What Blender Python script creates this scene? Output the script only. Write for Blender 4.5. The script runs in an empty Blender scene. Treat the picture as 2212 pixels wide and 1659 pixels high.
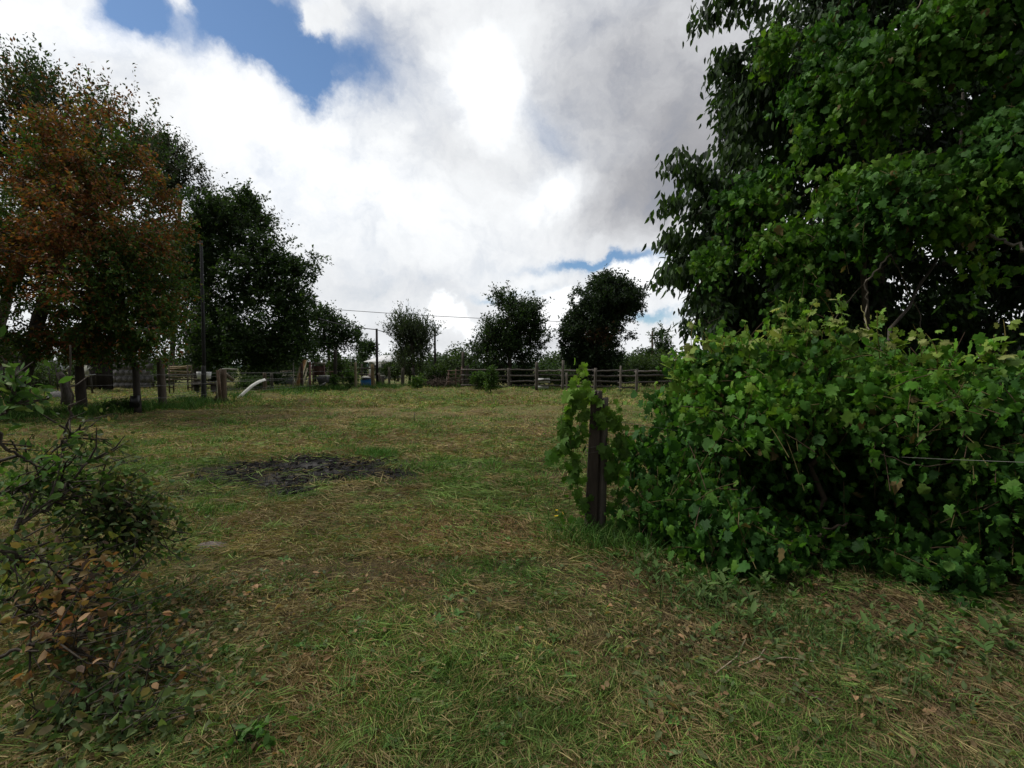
import bpy, math, random
import numpy as np

# ------------------------------------------------------------------ camera
scene = bpy.context.scene
F, CX, CY = 993.3, 1106.0, 829.5          # focal length and centre in units of a 2212 px wide picture
PITCH = math.radians(2.07)
EYE = 1.6
cam_d = bpy.data.cameras.new("camera")
cam = bpy.data.objects.new("camera", cam_d)
scene.collection.objects.link(cam)
scene.camera = cam
cam.location = (0, 0, EYE)
cam.rotation_euler = (math.pi / 2 - PITCH, 0, 0)
cam_d.sensor_width = 36.0
cam_d.lens = 36.0 * F / 2212.0
cam_d.clip_start = 0.05
cam_d.clip_end = 5000
scene.view_settings.view_transform = 'Standard'
scene.view_settings.look = 'None'
scene.view_settings.exposure = 0.0
scene.view_settings.gamma = 1.0

# ------------------------------------------------------------------ sun
SUN_EL, SUN_AZ = math.radians(54), math.radians(-78)     # azimuth from +Y towards +X
sd = bpy.data.lights.new("sun", 'SUN')
sd.energy = 2.7
sd.angle = math.radians(10)
sd.color = (1.0, 0.96, 0.9)
sun = bpy.data.objects.new("sun", sd)
scene.collection.objects.link(sun)
sun.location = (-25, 8, 40)
sun.rotation_euler = (math.pi / 2 - SUN_EL, 0, math.pi - SUN_AZ)

# ------------------------------------------------------------------ world: Nishita blue with broken cloud
world = bpy.data.worlds.new("World")
scene.world = world
world.use_nodes = True
wt = world.node_tree
wt.nodes.clear()
def wn(t, **kw):
    n = wt.nodes.new(t)
    for k, v in kw.items(): setattr(n, k, v)
    return n
def wl(a, b): wt.links.new(a, b)
def M(op, a, b=None, c=None, clamp=False):
    n = wn('ShaderNodeMath', operation=op, use_clamp=clamp)
    for i, v in enumerate((a, b, c)):
        if v is None: continue
        if isinstance(v, (int, float)): n.inputs[i].default_value = v
        else: wl(v, n.inputs[i])
    return n.outputs[0]
tc = wn('ShaderNodeTexCoord')
def noise(vec, scale, detail=6, rough=0.55, dist=0.0, w=0.0):
    n = wn('ShaderNodeTexNoise', noise_dimensions='4D')
    n.inputs['Scale'].default_value = scale
    n.inputs['Detail'].default_value = detail
    n.inputs['Roughness'].default_value = rough
    n.inputs['Distortion'].default_value = dist
    n.inputs['W'].default_value = w
    wl(vec, n.inputs['Vector'])
    return n
# warp the sky direction a little so cloud edges turn ragged
wn1 = noise(tc.outputs['Generated'], 3.0, 8, 0.62, 0, 1.3)
sub = wn('ShaderNodeVectorMath', operation='SUBTRACT'); wl(wn1.outputs['Color'], sub.inputs[0]); sub.inputs[1].default_value = (.5, .5, .5)
scl = wn('ShaderNodeVectorMath', operation='SCALE'); wl(sub.outputs[0], scl.inputs[0]); scl.inputs['Scale'].default_value = 0.30
add = wn('ShaderNodeVectorMath', operation='ADD'); wl(tc.outputs['Generated'], add.inputs[0]); wl(scl.outputs[0], add.inputs[1])
sep = wn('ShaderNodeSeparateXYZ'); wl(add.outputs[0], sep.inputs[0])
ysafe = M('MAXIMUM', sep.outputs['Y'], 0.12)
U = M('DIVIDE', sep.outputs['X'], ysafe)          # flat cloud-map coordinates of the sky to the north
Vv = M('DIVIDE', sep.outputs['Z'], ysafe)
def blob(cx, cy, rx, ry, ang, amp, p=1.0):
    """soft elliptical mass of cloud at map position given as picture units"""
    cu, cv = (cx - CX) / F, (793.6 - cy) / F
    ru, rv = rx / F, ry / F
    ca, sa = math.cos(math.radians(ang)), math.sin(math.radians(ang))
    du = M('SUBTRACT', U, cu); dv = M('SUBTRACT', Vv, cv)
    a = M('MULTIPLY_ADD', du, ca / ru, M('MULTIPLY', dv, sa / ru))
    b = M('MULTIPLY_ADD', du, -sa / rv, M('MULTIPLY', dv, ca / rv))
    d2 = M('MULTIPLY_ADD', a, a, M('MULTIPLY', b, b))
    if p != 1.0: d2 = M('POWER', d2, p)
    return M('MULTIPLY', M('EXPONENT', M('MULTIPLY', d2, -1.0)), amp)
def total(lst):
    t = lst[0]
    for q in lst[1:]: t = M('ADD', t, q)
    return t
fb = noise(add.outputs[0], 4.0, 9, 0.6, 0.2, 4.0).outputs['Fac']
fine = noise(add.outputs[0], 14.0, 8, 0.6, 0.3, 9.0).outputs['Fac']
COVER = [   # x, y, rx, ry, angle (deg, ccw), amplitude
    (500, 72, 285, 78, -14, -1.6, 1.3), (280, 20, 90, 50, -20, -0.8), (620, 140, 110, 45, -10, -.5), (700, 170, 90, 60, 0, -0.7), (640, 20, 110, 50, 0, -0.8),
    (395, 30, 66, 56, -40, 1.5), (548, 22, 70, 28, 0, .9), (705, 75, 34, 52, -20, 1.3), (765, 40, 30, 90, 0, 0.5), (860, 110, 90, 130, 0, -0.42),
    (1310, 562, 140, 16, -3, -1.3), (1200, 270, 40, 60, 30, -0.3), (1080, 612, 70, 10, 8, -0.5), (1440, 690, 70, 14, 0, -0.9), (1165, 612, 50, 14, 10, -0.2),
    (430, 170, 60, 40, -30, -0.3)]
cov = total([blob(*c) for c in COVER])
dens = M('ADD', M('ADD', M('MULTIPLY', M('SUBTRACT', fb, 0.5), 1.3), M('ADD', cov, M('MULTIPLY', M('SUBTRACT', fine, 0.5), 0.55))), 0.72)
mr = wn('ShaderNodeMapRange', interpolation_type='SMOOTHSTEP'); wl(dens, mr.inputs['Value'])
mr.inputs['From Min'].default_value = -0.30; mr.inputs['From Max'].default_value = 0.80
COVERF = mr.outputs[0]
SHADE = [   # grey (negative) and brilliant (positive) cloud masses
    (1520, 200, 320, 260, 10, -0.33, 1.8), (1420, 450, 190, 100, 0, -0.26, 1.6), (1540, 330, 120, 120, 0, -0.2),
    (1080, 195, 95, 110, 0, 0.42, 1.5), (1190, 400, 85, 50, 20, 0.30, 1.6), (700, 360, 330, 130, -25, 0.28), (180, 50, 200, 90, -10, 0.3),
    (880, 100, 80, 110, 0, -0.20), (1000, 640, 240, 30, 0, -0.08), (760, 600, 130, 40, 0, -0.06), (965, 672, 42, 32, 20, 0.55, 2.6),
    (1205, 650, 48, 42, 0, 0.60, 2.8), (1010, 705, 20, 34, 0, .3, 2.), (860, 720, 160, 26, 0, -0.10), (1190, 720, 60, 22, 0, -0.28), (1410, 600, 90, 35, 0, 0.25, 2.), (1060, 745, 90, 16, 0, -.12),
    (1240, 30, 120, 60, 0, -0.05), (1000, 330, 160, 60, 0, -0.12)]
shd = total([blob(*c) for c in SHADE])
shade = M('ADD', M('ADD', M('ADD', M('MULTIPLY', M('SUBTRACT', fb, 0.5), 0.55), M('MULTIPLY', M('SUBTRACT', fine, 0.5), 0.30)), shd), 0.72)
cr = wn('ShaderNodeValToRGB'); wl(shade, cr.inputs[0])
el = cr.color_ramp.elements
el[0].position = 0.0; el[0].color = (0.25, 0.25, 0.27, 1)
el[1].position = 1.0; el[1].color = (1.12, 1.13, 1.14, 1)
e = el.new(0.30); e.color = (0.42, 0.422, 0.445, 1)
e = el.new(0.60); e.color = (0.76, 0.775, 0.80, 1)
e = el.new(0.82); e.color = (0.96, 0.98, 1.0, 1)
sc10 = wn('ShaderNodeVectorMath', operation='SCALE'); wl(cr.outputs[0], sc10.inputs[0]); 
sep0 = wn('ShaderNodeSeparateXYZ'); wl(tc.outputs['Generated'], sep0.inputs[0])
def ramp(v, a, b, lo, hi):
    q = wn('ShaderNodeMapRange', interpolation_type='SMOOTHSTEP'); wl(v, q.inputs['Value'])
    for k, x in zip(('From Min', 'From Max', 'To Min', 'To Max'), (a, b, lo, hi)): q.inputs[k].default_value = x
    return q.outputs[0]
# unseen cloud, made up to shape the light: dim southwards, brilliant overhead
lum = M('MULTIPLY', ramp(sep0.outputs['Y'], -.55, .15, .24, 1.0), ramp(sep0.outputs['Z'], .72, .95, 1.0, 1.7))
wl(M('MULTIPLY', lum, 10.0), sc10.inputs['Scale'])
sky = wn('ShaderNodeTexSky', sky_type='NISHITA', sun_disc=False, sun_elevation=SUN_EL, sun_rotation=SUN_AZ)
sky.air_density = 1.0; sky.dust_density = 0.3; sky.ozone_density = 2.0
tint = wn('ShaderNodeVectorMath', operation='MULTIPLY'); wl(sky.outputs[0], tint.inputs[0]); tint.inputs[1].default_value = (.92, 1.05, 1.13)
mx = wn('ShaderNodeMix', data_type='RGBA'); wl(COVERF, mx.inputs[0]); wl(tint.outputs[0], mx.inputs[6]); wl(sc10.outputs[0], mx.inputs[7])
bg = wn('ShaderNodeBackground'); wl(mx.outputs[2], bg.inputs[0]); bg.inputs[1].default_value = 0.1
wo = wn('ShaderNodeOutputWorld'); wl(bg.outputs[0], wo.inputs[0])

# ------------------------------------------------------------------ maths helpers
cp, sp = math.cos(PITCH), math.sin(PITCH)
def P(dx, dy, Y):
    a = (dx - CX) / F; u = -(dy - CY) / F
    wy = cp + u * sp; wz = -sp + u * cp
    return np.array([a * Y / wy, Y, EYE + wz * Y / wy])
def G(dx, dy, z=0.0):
    a = (dx - CX) / F; u = -(dy - CY) / F
    wy = cp + u * sp; wz = -sp + u * cp
    t = (z - EYE) / wz
    return np.array([a * t, wy * t, z])
def S(x, y): return x / 1.17179, y / 1.17179       # full-size photograph units
def nrm(v): return v / np.maximum(np.linalg.norm(v, axis=-1, keepdims=True), 1e-9)
def _hash(ix, iy, iz, seed):
    n = (ix.astype(np.int64) * 73856093) ^ (iy.astype(np.int64) * 19349663) ^ (iz.astype(np.int64) * 83492791) ^ (seed * 2654435761)
    n = n & 0xffffffff
    n = ((n ^ (n >> 15)) * 2246822519) & 0xffffffff
    n = ((n ^ (n >> 13)) * 3266489917) & 0xffffffff
    n = n ^ (n >> 16)
    return n.astype(np.float64) / 4294967295.0
def vn(p, scale, seed=0):
    """value noise 0..1 at points (N,2) or (N,3)"""
    p = np.asarray(p, float) * scale
    if p.shape[1] == 2: p = np.c_[p, np.zeros(len(p))]
    i = np.floor(p).astype(np.int64); f = p - i; f = f * f * (3 - 2 * f)
    r = 0
    for a in (0, 1):
        for b in (0, 1):
            for c in (0, 1):
                w = (f[:, 0] if a else 1 - f[:, 0]) * (f[:, 1] if b else 1 - f[:, 1]) * (f[:, 2] if c else 1 - f[:, 2])
                r = r + w * _hash(i[:, 0] + a, i[:, 1] + b, i[:, 2] + c, seed)
    return r
def fbm(p, scale, seed=0, o=3):
    r = 0; a = 1; t = 0
    for k in range(o):
        r = r + a * vn(p, scale * 2 ** k, seed + k); t += a; a *= .5
    return r / t
def hgt(x, y):
    x = np.asarray(x, float); y = np.asarray(y, float)
    p = np.c_[x.ravel(), y.ravel()]
    fade = 1 / (1 + (np.hypot(p[:, 0], p[:, 1]) / 80) ** 2)
    h = (fbm(p, 0.35, 5, 2) - .5) * 0.10 + (fbm(p, 2.2, 9, 2) - .5) * 0.05
    far = np.clip((p[:, 1] - 12) / 10, .10, 1)
    lump = np.clip(fbm(p * np.array([1, 1.6]), 0.9, 21, 2) - .52, 0, 1) * 0.9 * far
    return ((h + lump * fade) * fade).reshape(x.shape)
def h1(x, y): return float(hgt(np.array([x]), np.array([y]))[0])
def on(dx, dy):
    p = G(dx, dy); p[2] = h1(p[0], p[1]); return p

# ------------------------------------------------------------------ mesh helpers
def mesh_from(name, V, faces, col=None, smooth=False):
    """faces: list of (M,k) int arrays"""
    V = np.asarray(V, np.float32)
    me = bpy.data.meshes.new(name)
    me.vertices.add(len(V)); me.vertices.foreach_set('co', V.ravel())
    faces = [np.asarray(f, np.int32) for f in faces if len(f)]
    flat = np.concatenate([f.ravel() for f in faces])
    tot = np.concatenate([np.full(len(f), f.shape[1], np.int32) for f in faces])
    st = np.concatenate([[0], np.cumsum(tot)[:-1]]).astype(np.int32)
    me.loops.add(len(flat)); me.loops.foreach_set('vertex_index', flat)
    me.polygons.add(len(tot)); me.polygons.foreach_set('loop_start', st)
    me.polygons.foreach_set('loop_total', tot)
    if smooth: me.polygons.foreach_set('use_smooth', np.ones(len(tot), bool))
    me.update(calc_edges=True)
    if col is not None:
        col = np.asarray(col, np.float32)
        if col.ndim == 1: col = np.tile(col, (len(V), 1))
        a = me.color_attributes.new('col', 'FLOAT_COLOR', 'POINT')
        a.data.foreach_set('color', np.c_[col, np.ones(len(col), np.float32)].astype(np.float32).ravel())
    return me
class MB:
    """collects shapes into one mesh"""
    def __init__(s): s.V = []; s.Fa = {}; s.C = []; s.n = 0
    def add(s, V, faces, col=None):
        V = np.asarray(V, float)
        for f in faces:
            f = np.asarray(f, np.int64)
            if len(f): s.Fa.setdefault(f.shape[1], []).append(f + s.n)
        s.V.append(V); s.n += len(V)
        c = np.array((.5, .5, .5)) if col is None else np.asarray(col, float)
        s.C.append(np.tile(c, (len(V), 1)) if c.ndim == 1 else c)
        return s
    def box(s, c, size, rz=0, rot=None, col=None, jit=0):
        x, y, z = [q / 2 for q in size]
        V = np.array([(-x, -y, -z), (x, -y, -z), (x, y, -z), (-x, y, -z), (-x, -y, z), (x, -y, z), (x, y, z), (-x, y, z)], float)
        if jit: V += np.random.uniform(-jit, jit, V.shape)
        if rot is not None: V = V @ np.array(rot).T
        elif rz:
            ca, sa = math.cos(rz), math.sin(rz); V = V @ np.array([[ca, -sa, 0], [sa, ca, 0], [0, 0, 1]]).T
        return s.add(V + np.array(c), [np.array([(0, 3, 2, 1), (4, 5, 6, 7), (0, 1, 5, 4), (1, 2, 6, 5), (2, 3, 7, 6), (3, 0, 4, 7)])], col)
    def beam(s, a, b, w, t, col=None, jit=0, up=(0, 0, 1)):
        """box from a to b, w wide (sideways), t thick (along up)"""
        a = np.array(a, float); b = np.array(b, float); d = b - a; L = np.linalg.norm(d); d /= L
        u = np.array(up, float)
        if abs(d @ u) > .95: u = np.array((0, 1., 0))
        sd_ = np.cross(d, u); sd_ /= np.linalg.norm(sd_); u = np.cross(sd_, d)
        return s.box((a + b) / 2, (L, w, t), rot=np.c_[d, sd_, u], col=col, jit=jit)
    def tube(s, pts, rad, n=8, col=None, noise_r=0.0, cap=True):
        pts = np.array(pts, float); m = len(pts)
        rad = np.full(m, rad, float) if np.isscalar(rad) else np.array(rad, float)
        T = nrm(np.gradient(pts, axis=0))
        ref = np.array((0, 0, 1.)) if abs(T[0][2]) < .9 else np.array((0, 1., 0))
        A = nrm(np.cross(T, ref)); B = np.cross(A, T)
        th = np.linspace(0, 2 * math.pi, n, endpoint=False)
        rr = rad[:, None] * (1 + noise_r * np.random.uniform(-1, 1, (m, n)) + noise_r * np.random.uniform(-1, 1, (1, n)))
        V = pts[:, None] + rr[..., None] * (np.cos(th)[None, :, None] * A[:, None] + np.sin(th)[None, :, None] * B[:, None])
        V = V.reshape(-1, 3)
        i = np.arange(m - 1)[:, None] * n; j = np.arange(n)[None]; j2 = (j + 1) % n
        Fq = np.stack([i + j, i + j2, i + n + j2, i + n + j], -1).reshape(-1, 4)
        fs = [Fq]
        if cap: fs.append(np.array([np.arange(n)[::-1], (m - 1) * n + np.arange(n)]))
        return s.add(V, fs, col)
    def me(s, name, smooth=False):
        return mesh_from(name, np.concatenate(s.V), [np.concatenate(f) for f in s.Fa.values()], np.concatenate(s.C), smooth)
def link(name, me, mat, parent=None, smooth=False):
    o = bpy.data.objects.new(name, me)
    if me is not None and mat is not None: me.materials.append(mat)
    scene.collection.objects.link(o)
    if parent is not None: o.parent = parent
    return o
def tag(o, label=None, cat=None, group=None, kind=None):
    if label: o['label'] = label
    if cat: o['category'] = cat
    if group: o['group'] = group
    if kind: o['kind'] = kind
    return o
def thing(name, loc, label, cat, group=None):
    o = bpy.data.objects.new(name, None); scene.collection.objects.link(o)
    o.location = loc; o.empty_display_size = .1
    return tag(o, label, cat, group)
def part(name, mb, mat, parent, smooth=False):
    """mb in world coordinates; stored relative to the parent's base"""
    off = np.array(parent.location)
    if parent.parent is not None: off = off + np.array(parent.parent.location)
    for v in mb.V: v -= off
    return link(name, mb.me(name, smooth), mat, parent)
def solo(name, mb, mat, label, cat, loc=None, group=None, smooth=False):
    V = np.concatenate(mb.V)
    if loc is None: loc = np.array([V[:, 0].mean(), V[:, 1].mean(), V[:, 2].min()])
    for v in mb.V: v -= loc
    o = link(name, mb.me(name, smooth), mat); o.location = loc
    return tag(o, label, cat, group)

# ------------------------------------------------------------------ materials
def material(name, rough=.8, spec=.3, trans=0.0, color=None, nscale=8.0, namp=.35, bump=0.0, bscale=30.0, stretch=(1, 1, 1), tcol=None, metallic=0):
    """principled surface; colour = the mesh's own 'col' (or a flat colour) broken up by object-space noise"""
    m = bpy.data.materials.new(name); m.use_nodes = True
    t = m.node_tree; t.nodes.clear()
    out = t.nodes.new('ShaderNodeOutputMaterial')
    b = t.nodes.new('ShaderNodeBsdfPrincipled')
    b.inputs['Roughness'].default_value = rough
    b.inputs['Specular IOR Level'].default_value = spec
    b.inputs['Metallic'].default_value = metallic
    if color is None:
        a = t.nodes.new('ShaderNodeAttribute'); a.attribute_name = 'col'; csrc = a.outputs['Color']
    else:
        r = t.nodes.new('ShaderNodeRGB'); r.outputs[0].default_value = (*color, 1); csrc = r.outputs[0]
    if namp or bump:
        c = t.nodes.new('ShaderNodeTexCoord'); mp = t.nodes.new('ShaderNodeMapping'); mp.inputs['Scale'].default_value = stretch
        t.links.new(c.outputs['Object'], mp.inputs[0])
    if namp:
        n = t.nodes.new('ShaderNodeTexNoise'); n.inputs['Scale'].default_value = nscale; n.inputs['Detail'].default_value = 5
        n.inputs['Roughness'].default_value = .65
        t.links.new(mp.outputs[0], n.inputs['Vector'])
        mr_ = t.nodes.new('ShaderNodeMapRange'); mr_.inputs['From Min'].default_value = .3; mr_.inputs['From Max'].default_value = .7
        mr_.inputs['To Min'].default_value = 1 - namp; mr_.inputs['To Max'].default_value = 1 + namp
        t.links.new(n.outputs['Fac'], mr_.inputs['Value'])
        v = t.nodes.new('ShaderNodeVectorMath'); v.operation = 'SCALE'
        t.links.new(csrc, v.inputs[0]); t.links.new(mr_.outputs[0], v.inputs['Scale']); csrc = v.outputs[0]
    t.links.new(csrc, b.inputs['Base Color'])
    if bump:
        n2 = t.nodes.new('ShaderNodeTexNoise'); n2.inputs['Scale'].default_value = bscale; n2.inputs['Detail'].default_value = 6
        t.links.new(mp.outputs[0], n2.inputs['Vector'])
        bu = t.nodes.new('ShaderNodeBump'); bu.inputs['Strength'].default_value = bump; bu.inputs['Distance'].default_value = .02
        t.links.new(n2.outputs['Fac'], bu.inputs['Height']); t.links.new(bu.outputs[0], b.inputs['Normal'])
    if trans:
        tr = t.nodes.new('ShaderNodeBsdfTranslucent')
        v2 = t.nodes.new('ShaderNodeVectorMath'); v2.operation = 'MULTIPLY'; t.links.new(csrc, v2.inputs[0])
        v2.inputs[1].default_value = tcol or (1.6, 1.7, .8)
        t.links.new(v2.outputs[0], tr.inputs[0])
        mxs = t.nodes.new('ShaderNodeMixShader'); mxs.inputs[0].default_value = trans
        t.links.new(b.outputs[0], mxs.inputs[1]); t.links.new(tr.outputs[0], mxs.inputs[2]); t.links.new(mxs.outputs[0], out.inputs[0])
    else: t.links.new(b.outputs[0], out.inputs[0])
    return m
M_LEAF = material('leaf', .62, .18, .28, namp=.15, nscale=3)
M_VLEAF = material('vine_leaf', .62, .16, .3, namp=.22, nscale=25)
M_GRASS = material('grass_blade', .7, .2, .2, namp=0, tcol=(1.3, 1.35, .8))
M_SOIL = material('soil', .95, .1, namp=.45, nscale=9, bump=.9, bscale=40)
M_BARK = material('bark', .9, .15, namp=.45, nscale=14, bump=.8, bscale=22, stretch=(1, 1, .3))
M_WOOD = material('weathered_wood', .85, .2, namp=.4, nscale=9, bump=.5, bscale=25, stretch=(1, 1, .25))
M_PLANK = material('plank', .85, .2, namp=.4, nscale=9, bump=.4, bscale=25)
M_METAL = material('dull_metal', .5, .5, namp=.25, nscale=6, metallic=.3)
M_PAINT = material('paint', .6, .4, namp=.18, nscale=5)
M_PLASTIC = material('plastic', .4, .5, namp=.12, nscale=4)

# ------------------------------------------------------------------ foliage helpers
T_DIA = (np.array([(0, 0, 0), (.5, .26, .06), (1, 0, -.08), (.5, -.26, .06)]), [np.array([(0, 1, 2), (0, 2, 3)])])
T_LANCE = (np.array([(0, 0, 0), (.3, .19, .03), (.68, .15, .0), (1, 0, -.12), (.68, -.15, .0), (.3, -.19, .03), (.5, 0, -.02)]),
           [np.array([(0, 1, 6), (1, 2, 6), (2, 3, 6), (3, 4, 6), (4, 5, 6), (5, 0, 6)])])
T_OVAL = (np.array([(0, 0, 0), (.22, .2, .07), (.6, .24, .05), (1, 0, -.15), (.6, -.24, .05), (.22, -.2, .07), (.45, 0, -.03)]),
          [np.array([(0, 1, 6), (1, 2, 6), (2, 3, 6), (3, 4, 6), (4, 5, 6), (5, 0, 6)])])
_r = [(-.18, .20), (-.06, .38), (.08, .46), (.14, .62), (.26, .44), (.38, .38), (.50, .52), (.66, .62), (.70, .42), (.68, .24), (.86, .26), (.90, .12)]
_o = [(0, 0)] + _r + [(1.08, 0)] + [(u, -v) for u, v in _r[::-1]]
_vv = np.array([(u, v, -.30 * v * v - .16 * u * u + .10 * (i % 2)) for i, (u, v) in enumerate(_o)] + [(.38, 0, .07)])
_nn = len(_o)
T_VINE = (_vv, [np.array([(i, (i + 1) % _nn, _nn) for i in range(_nn)])])
def _palm(right, left, tip, fold, droop, wav):
    o = [(0, 0)] + right + [(tip, 0)] + [(u, -v) for u, v in left[::-1]]
    v = np.array([(u, w, fold * abs(w) - .25 * w * w - droop * u * u + wav * ((i * 7) % 3 - 1)) for i, (u, w) in enumerate(o)] + [(.4, .01, .05)])
    return v, [np.array([(i, (i + 1) % len(o), len(o)) for i in range(len(o))])]
T_VINE2 = _palm([(-.12, .24), (.02, .44), (.2, .52), (.34, .46), (.5, .5), (.66, .40), (.82, .22)], [(-.16, .18), (-.02, .4), (.14, .56), (.30, .42), (.46, .44), (.64, .44), (.8, .26)], 1.0, .0, .22, .04)
T_VINE3 = _palm([(-.15, .18), (.0, .36), (.14, .5), (.28, .36), (.42, .34), (.6, .46), (.68, .3), (.84, .2)], [(-.1, .2), (.04, .34), (.2, .44), (.3, .34), (.5, .38), (.66, .5), (.7, .28), (.88, .18)], 1.1, .45, .30, .03)
def leaves(Pp, A, N, s, tmpl, curl=None):
    tv, tf = tmpl; n = len(Pp); k = len(tv)
    A = nrm(A); B = nrm(np.cross(N, A)); N = np.cross(A, B)
    s = np.asarray(s)[:, None, None]
    w = tv[None, :, 2:3] * (1.0 if curl is None else curl[:, None, None])
    V = Pp[:, None] + s * (tv[None, :, 0:1] * A[:, None] + tv[None, :, 1:2] * B[:, None] + w * N[:, None])
    Fs = [(f[None] + (np.arange(n) * k)[:, None, None]).reshape(-1, f.shape[1]) for f in tf]
    return V.reshape(-1, 3), Fs, k
def rdir(n): return nrm(np.random.normal(size=(n, 3)))
def blob3(b):
    """(dx, dy, rx, ry, Y, depth radius) -> centre, radii"""
    dx, dy, rx, ry, Y, rd = b
    return P(dx, dy, Y), np.array([rx * Y / F, rd, ry * Y / F])
def sample_blobs(blobs, n, seed, ns=.8, thr=.38, edge=.45, zmin=.25):
    rng = np.random.default_rng(seed)
    cs = [blob3(b) for b in blobs]
    vol = np.array([np.prod(r) ** .75 for _, r in cs]); vol /= vol.sum()
    out = []; outd = []
    got = 0
    while got < n:
        k = rng.choice(len(cs), n, p=vol)
        d = rng.normal(size=(n, 3)); d /= np.linalg.norm(d, axis=1)[:, None]
        rad = rng.random(n) ** edge
        C = np.array([cs[i][0] for i in k]); R = np.array([cs[i][1] for i in k])
        Pp = C + d * rad[:, None] * R
        ok = (vn(Pp, ns, seed) > thr * rng.uniform(.8, 1.2, n)) & (Pp[:, 2] > zmin)
        out.append(Pp[ok]); outd.append(nrm(d * R)[ok] * rad[ok][:, None]); got += ok.sum()
    return np.concatenate(out)[:n], np.concatenate(outd)[:n]
def skeleton(start_pts, targets, r_tip, r_max, seed, expo=.42, sub=3):
    """grow limbs from a trunk line to all targets; returns MB of segments"""
    rng = np.random.default_rng(seed)
    pos = [np.array(p) for p in start_pts]; par = [-1] + list(range(len(start_pts) - 1))
    plen = [0.0]
    for i in range(1, len(pos)): plen.append(plen[-1] * 1.0 + 0.15 * np.linalg.norm(pos[i] - pos[i - 1]))
    nmax = len(pos) + len(targets) * sub
    A = np.zeros((nmax, 3)); A[:len(pos)] = pos; PL = np.zeros(nmax); PL[:len(pos)] = plen
    n = len(pos); par = par + [0] * (nmax - n); ends = []
    order = np.argsort(np.linalg.norm(targets - A[n - 1], axis=1))
    first = max(1, len(start_pts) // 2)
    for ti in order:
        t = targets[ti]
        d = np.linalg.norm(A[:n] - t, axis=1) + .35 * PL[:n]
        d[:first] += 3.0
        d += np.maximum(0, A[:n, 2] - t[2]) * .5
        j = int(np.argmin(d)); p0 = A[j]; L = np.linalg.norm(t - p0)
        last = j
        for q in range(1, sub + 1):
            f = q / sub
            pt = p0 + (t - p0) * f + (rng.normal(size=3) * .07 * L + np.array((0, 0, .10 * L)) * math.sin(f * math.pi)) * (f < 1)
            A[n] = pt; par[n] = last; PL[n] = PL[j] + L * f; last = n; n += 1
        ends.append(n - 1)
    A = A[:n]; par = np.array(par[:n]); W = np.ones(n) * .3
    W[ends] += 1
    for i in range(n - 1, 0, -1): W[par[i]] += W[i]
    R = np.minimum(r_tip * W ** expo, r_max)
    k = np.arange(max(1, len(start_pts)), n); a = A[par[k]]; b = A[k]; ra = np.minimum(R[par[k]], R[k] * 1.35); rb = R[k]
    d = nrm(b - a); ref = np.where(np.abs(d[:, 2:3]) > .9, np.array([[1., 0, 0]]), np.array([[0, 0, 1.]]))
    u = nrm(np.cross(d, ref)); v = np.cross(d, u); ns = 5
    th = np.linspace(0, 2 * math.pi, ns, endpoint=False)
    ring = np.cos(th)[None, :, None] * u[:, None] + np.sin(th)[None, :, None] * v[:, None]
    V = np.concatenate([a[:, None] + ring * ra[:, None, None], b[:, None] + ring * rb[:, None, None]], 1)
    base = (np.arange(len(k)) * 2 * ns)[:, None]; j = np.arange(ns)[None]; j2 = (j + 1) % ns
    Fq = np.stack([base + j, base + j2, base + ns + j2, base + ns + j], -1).reshape(-1, 4)
    return V.reshape(-1, 3), [Fq], R[:len(start_pts)]
def palette(n, cols, wts, rng, var=.25):
    cols = np.array(cols); k = rng.choice(len(cols), n, p=np.array(wts) / sum(wts))
    return cols[k] * (1 + rng.uniform(-var, var, (n, 1)))
def boughs(blobs, n, seed, fx=.42, fy=.22):
    # flattened leafy boughs spread around the big masses, so that the outline steps in and out
    rs = np.random.default_rng(seed); out = []
    for q in range(n):
        dx, dy, rx, ry, Y, rd = blobs[rs.integers(len(blobs))]
        a = rs.uniform(0, 2 * math.pi); k = rs.uniform(.55, 1.12)
        out.append((dx + rx * k * math.cos(a), dy + ry * k * math.sin(a), max(12, rx * fx * rs.uniform(.6, 1.3)), max(7, ry * fy * rs.uniform(.6, 1.4)), Y + rd * rs.uniform(-.9, .6), rd * .4))
    return out
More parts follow.
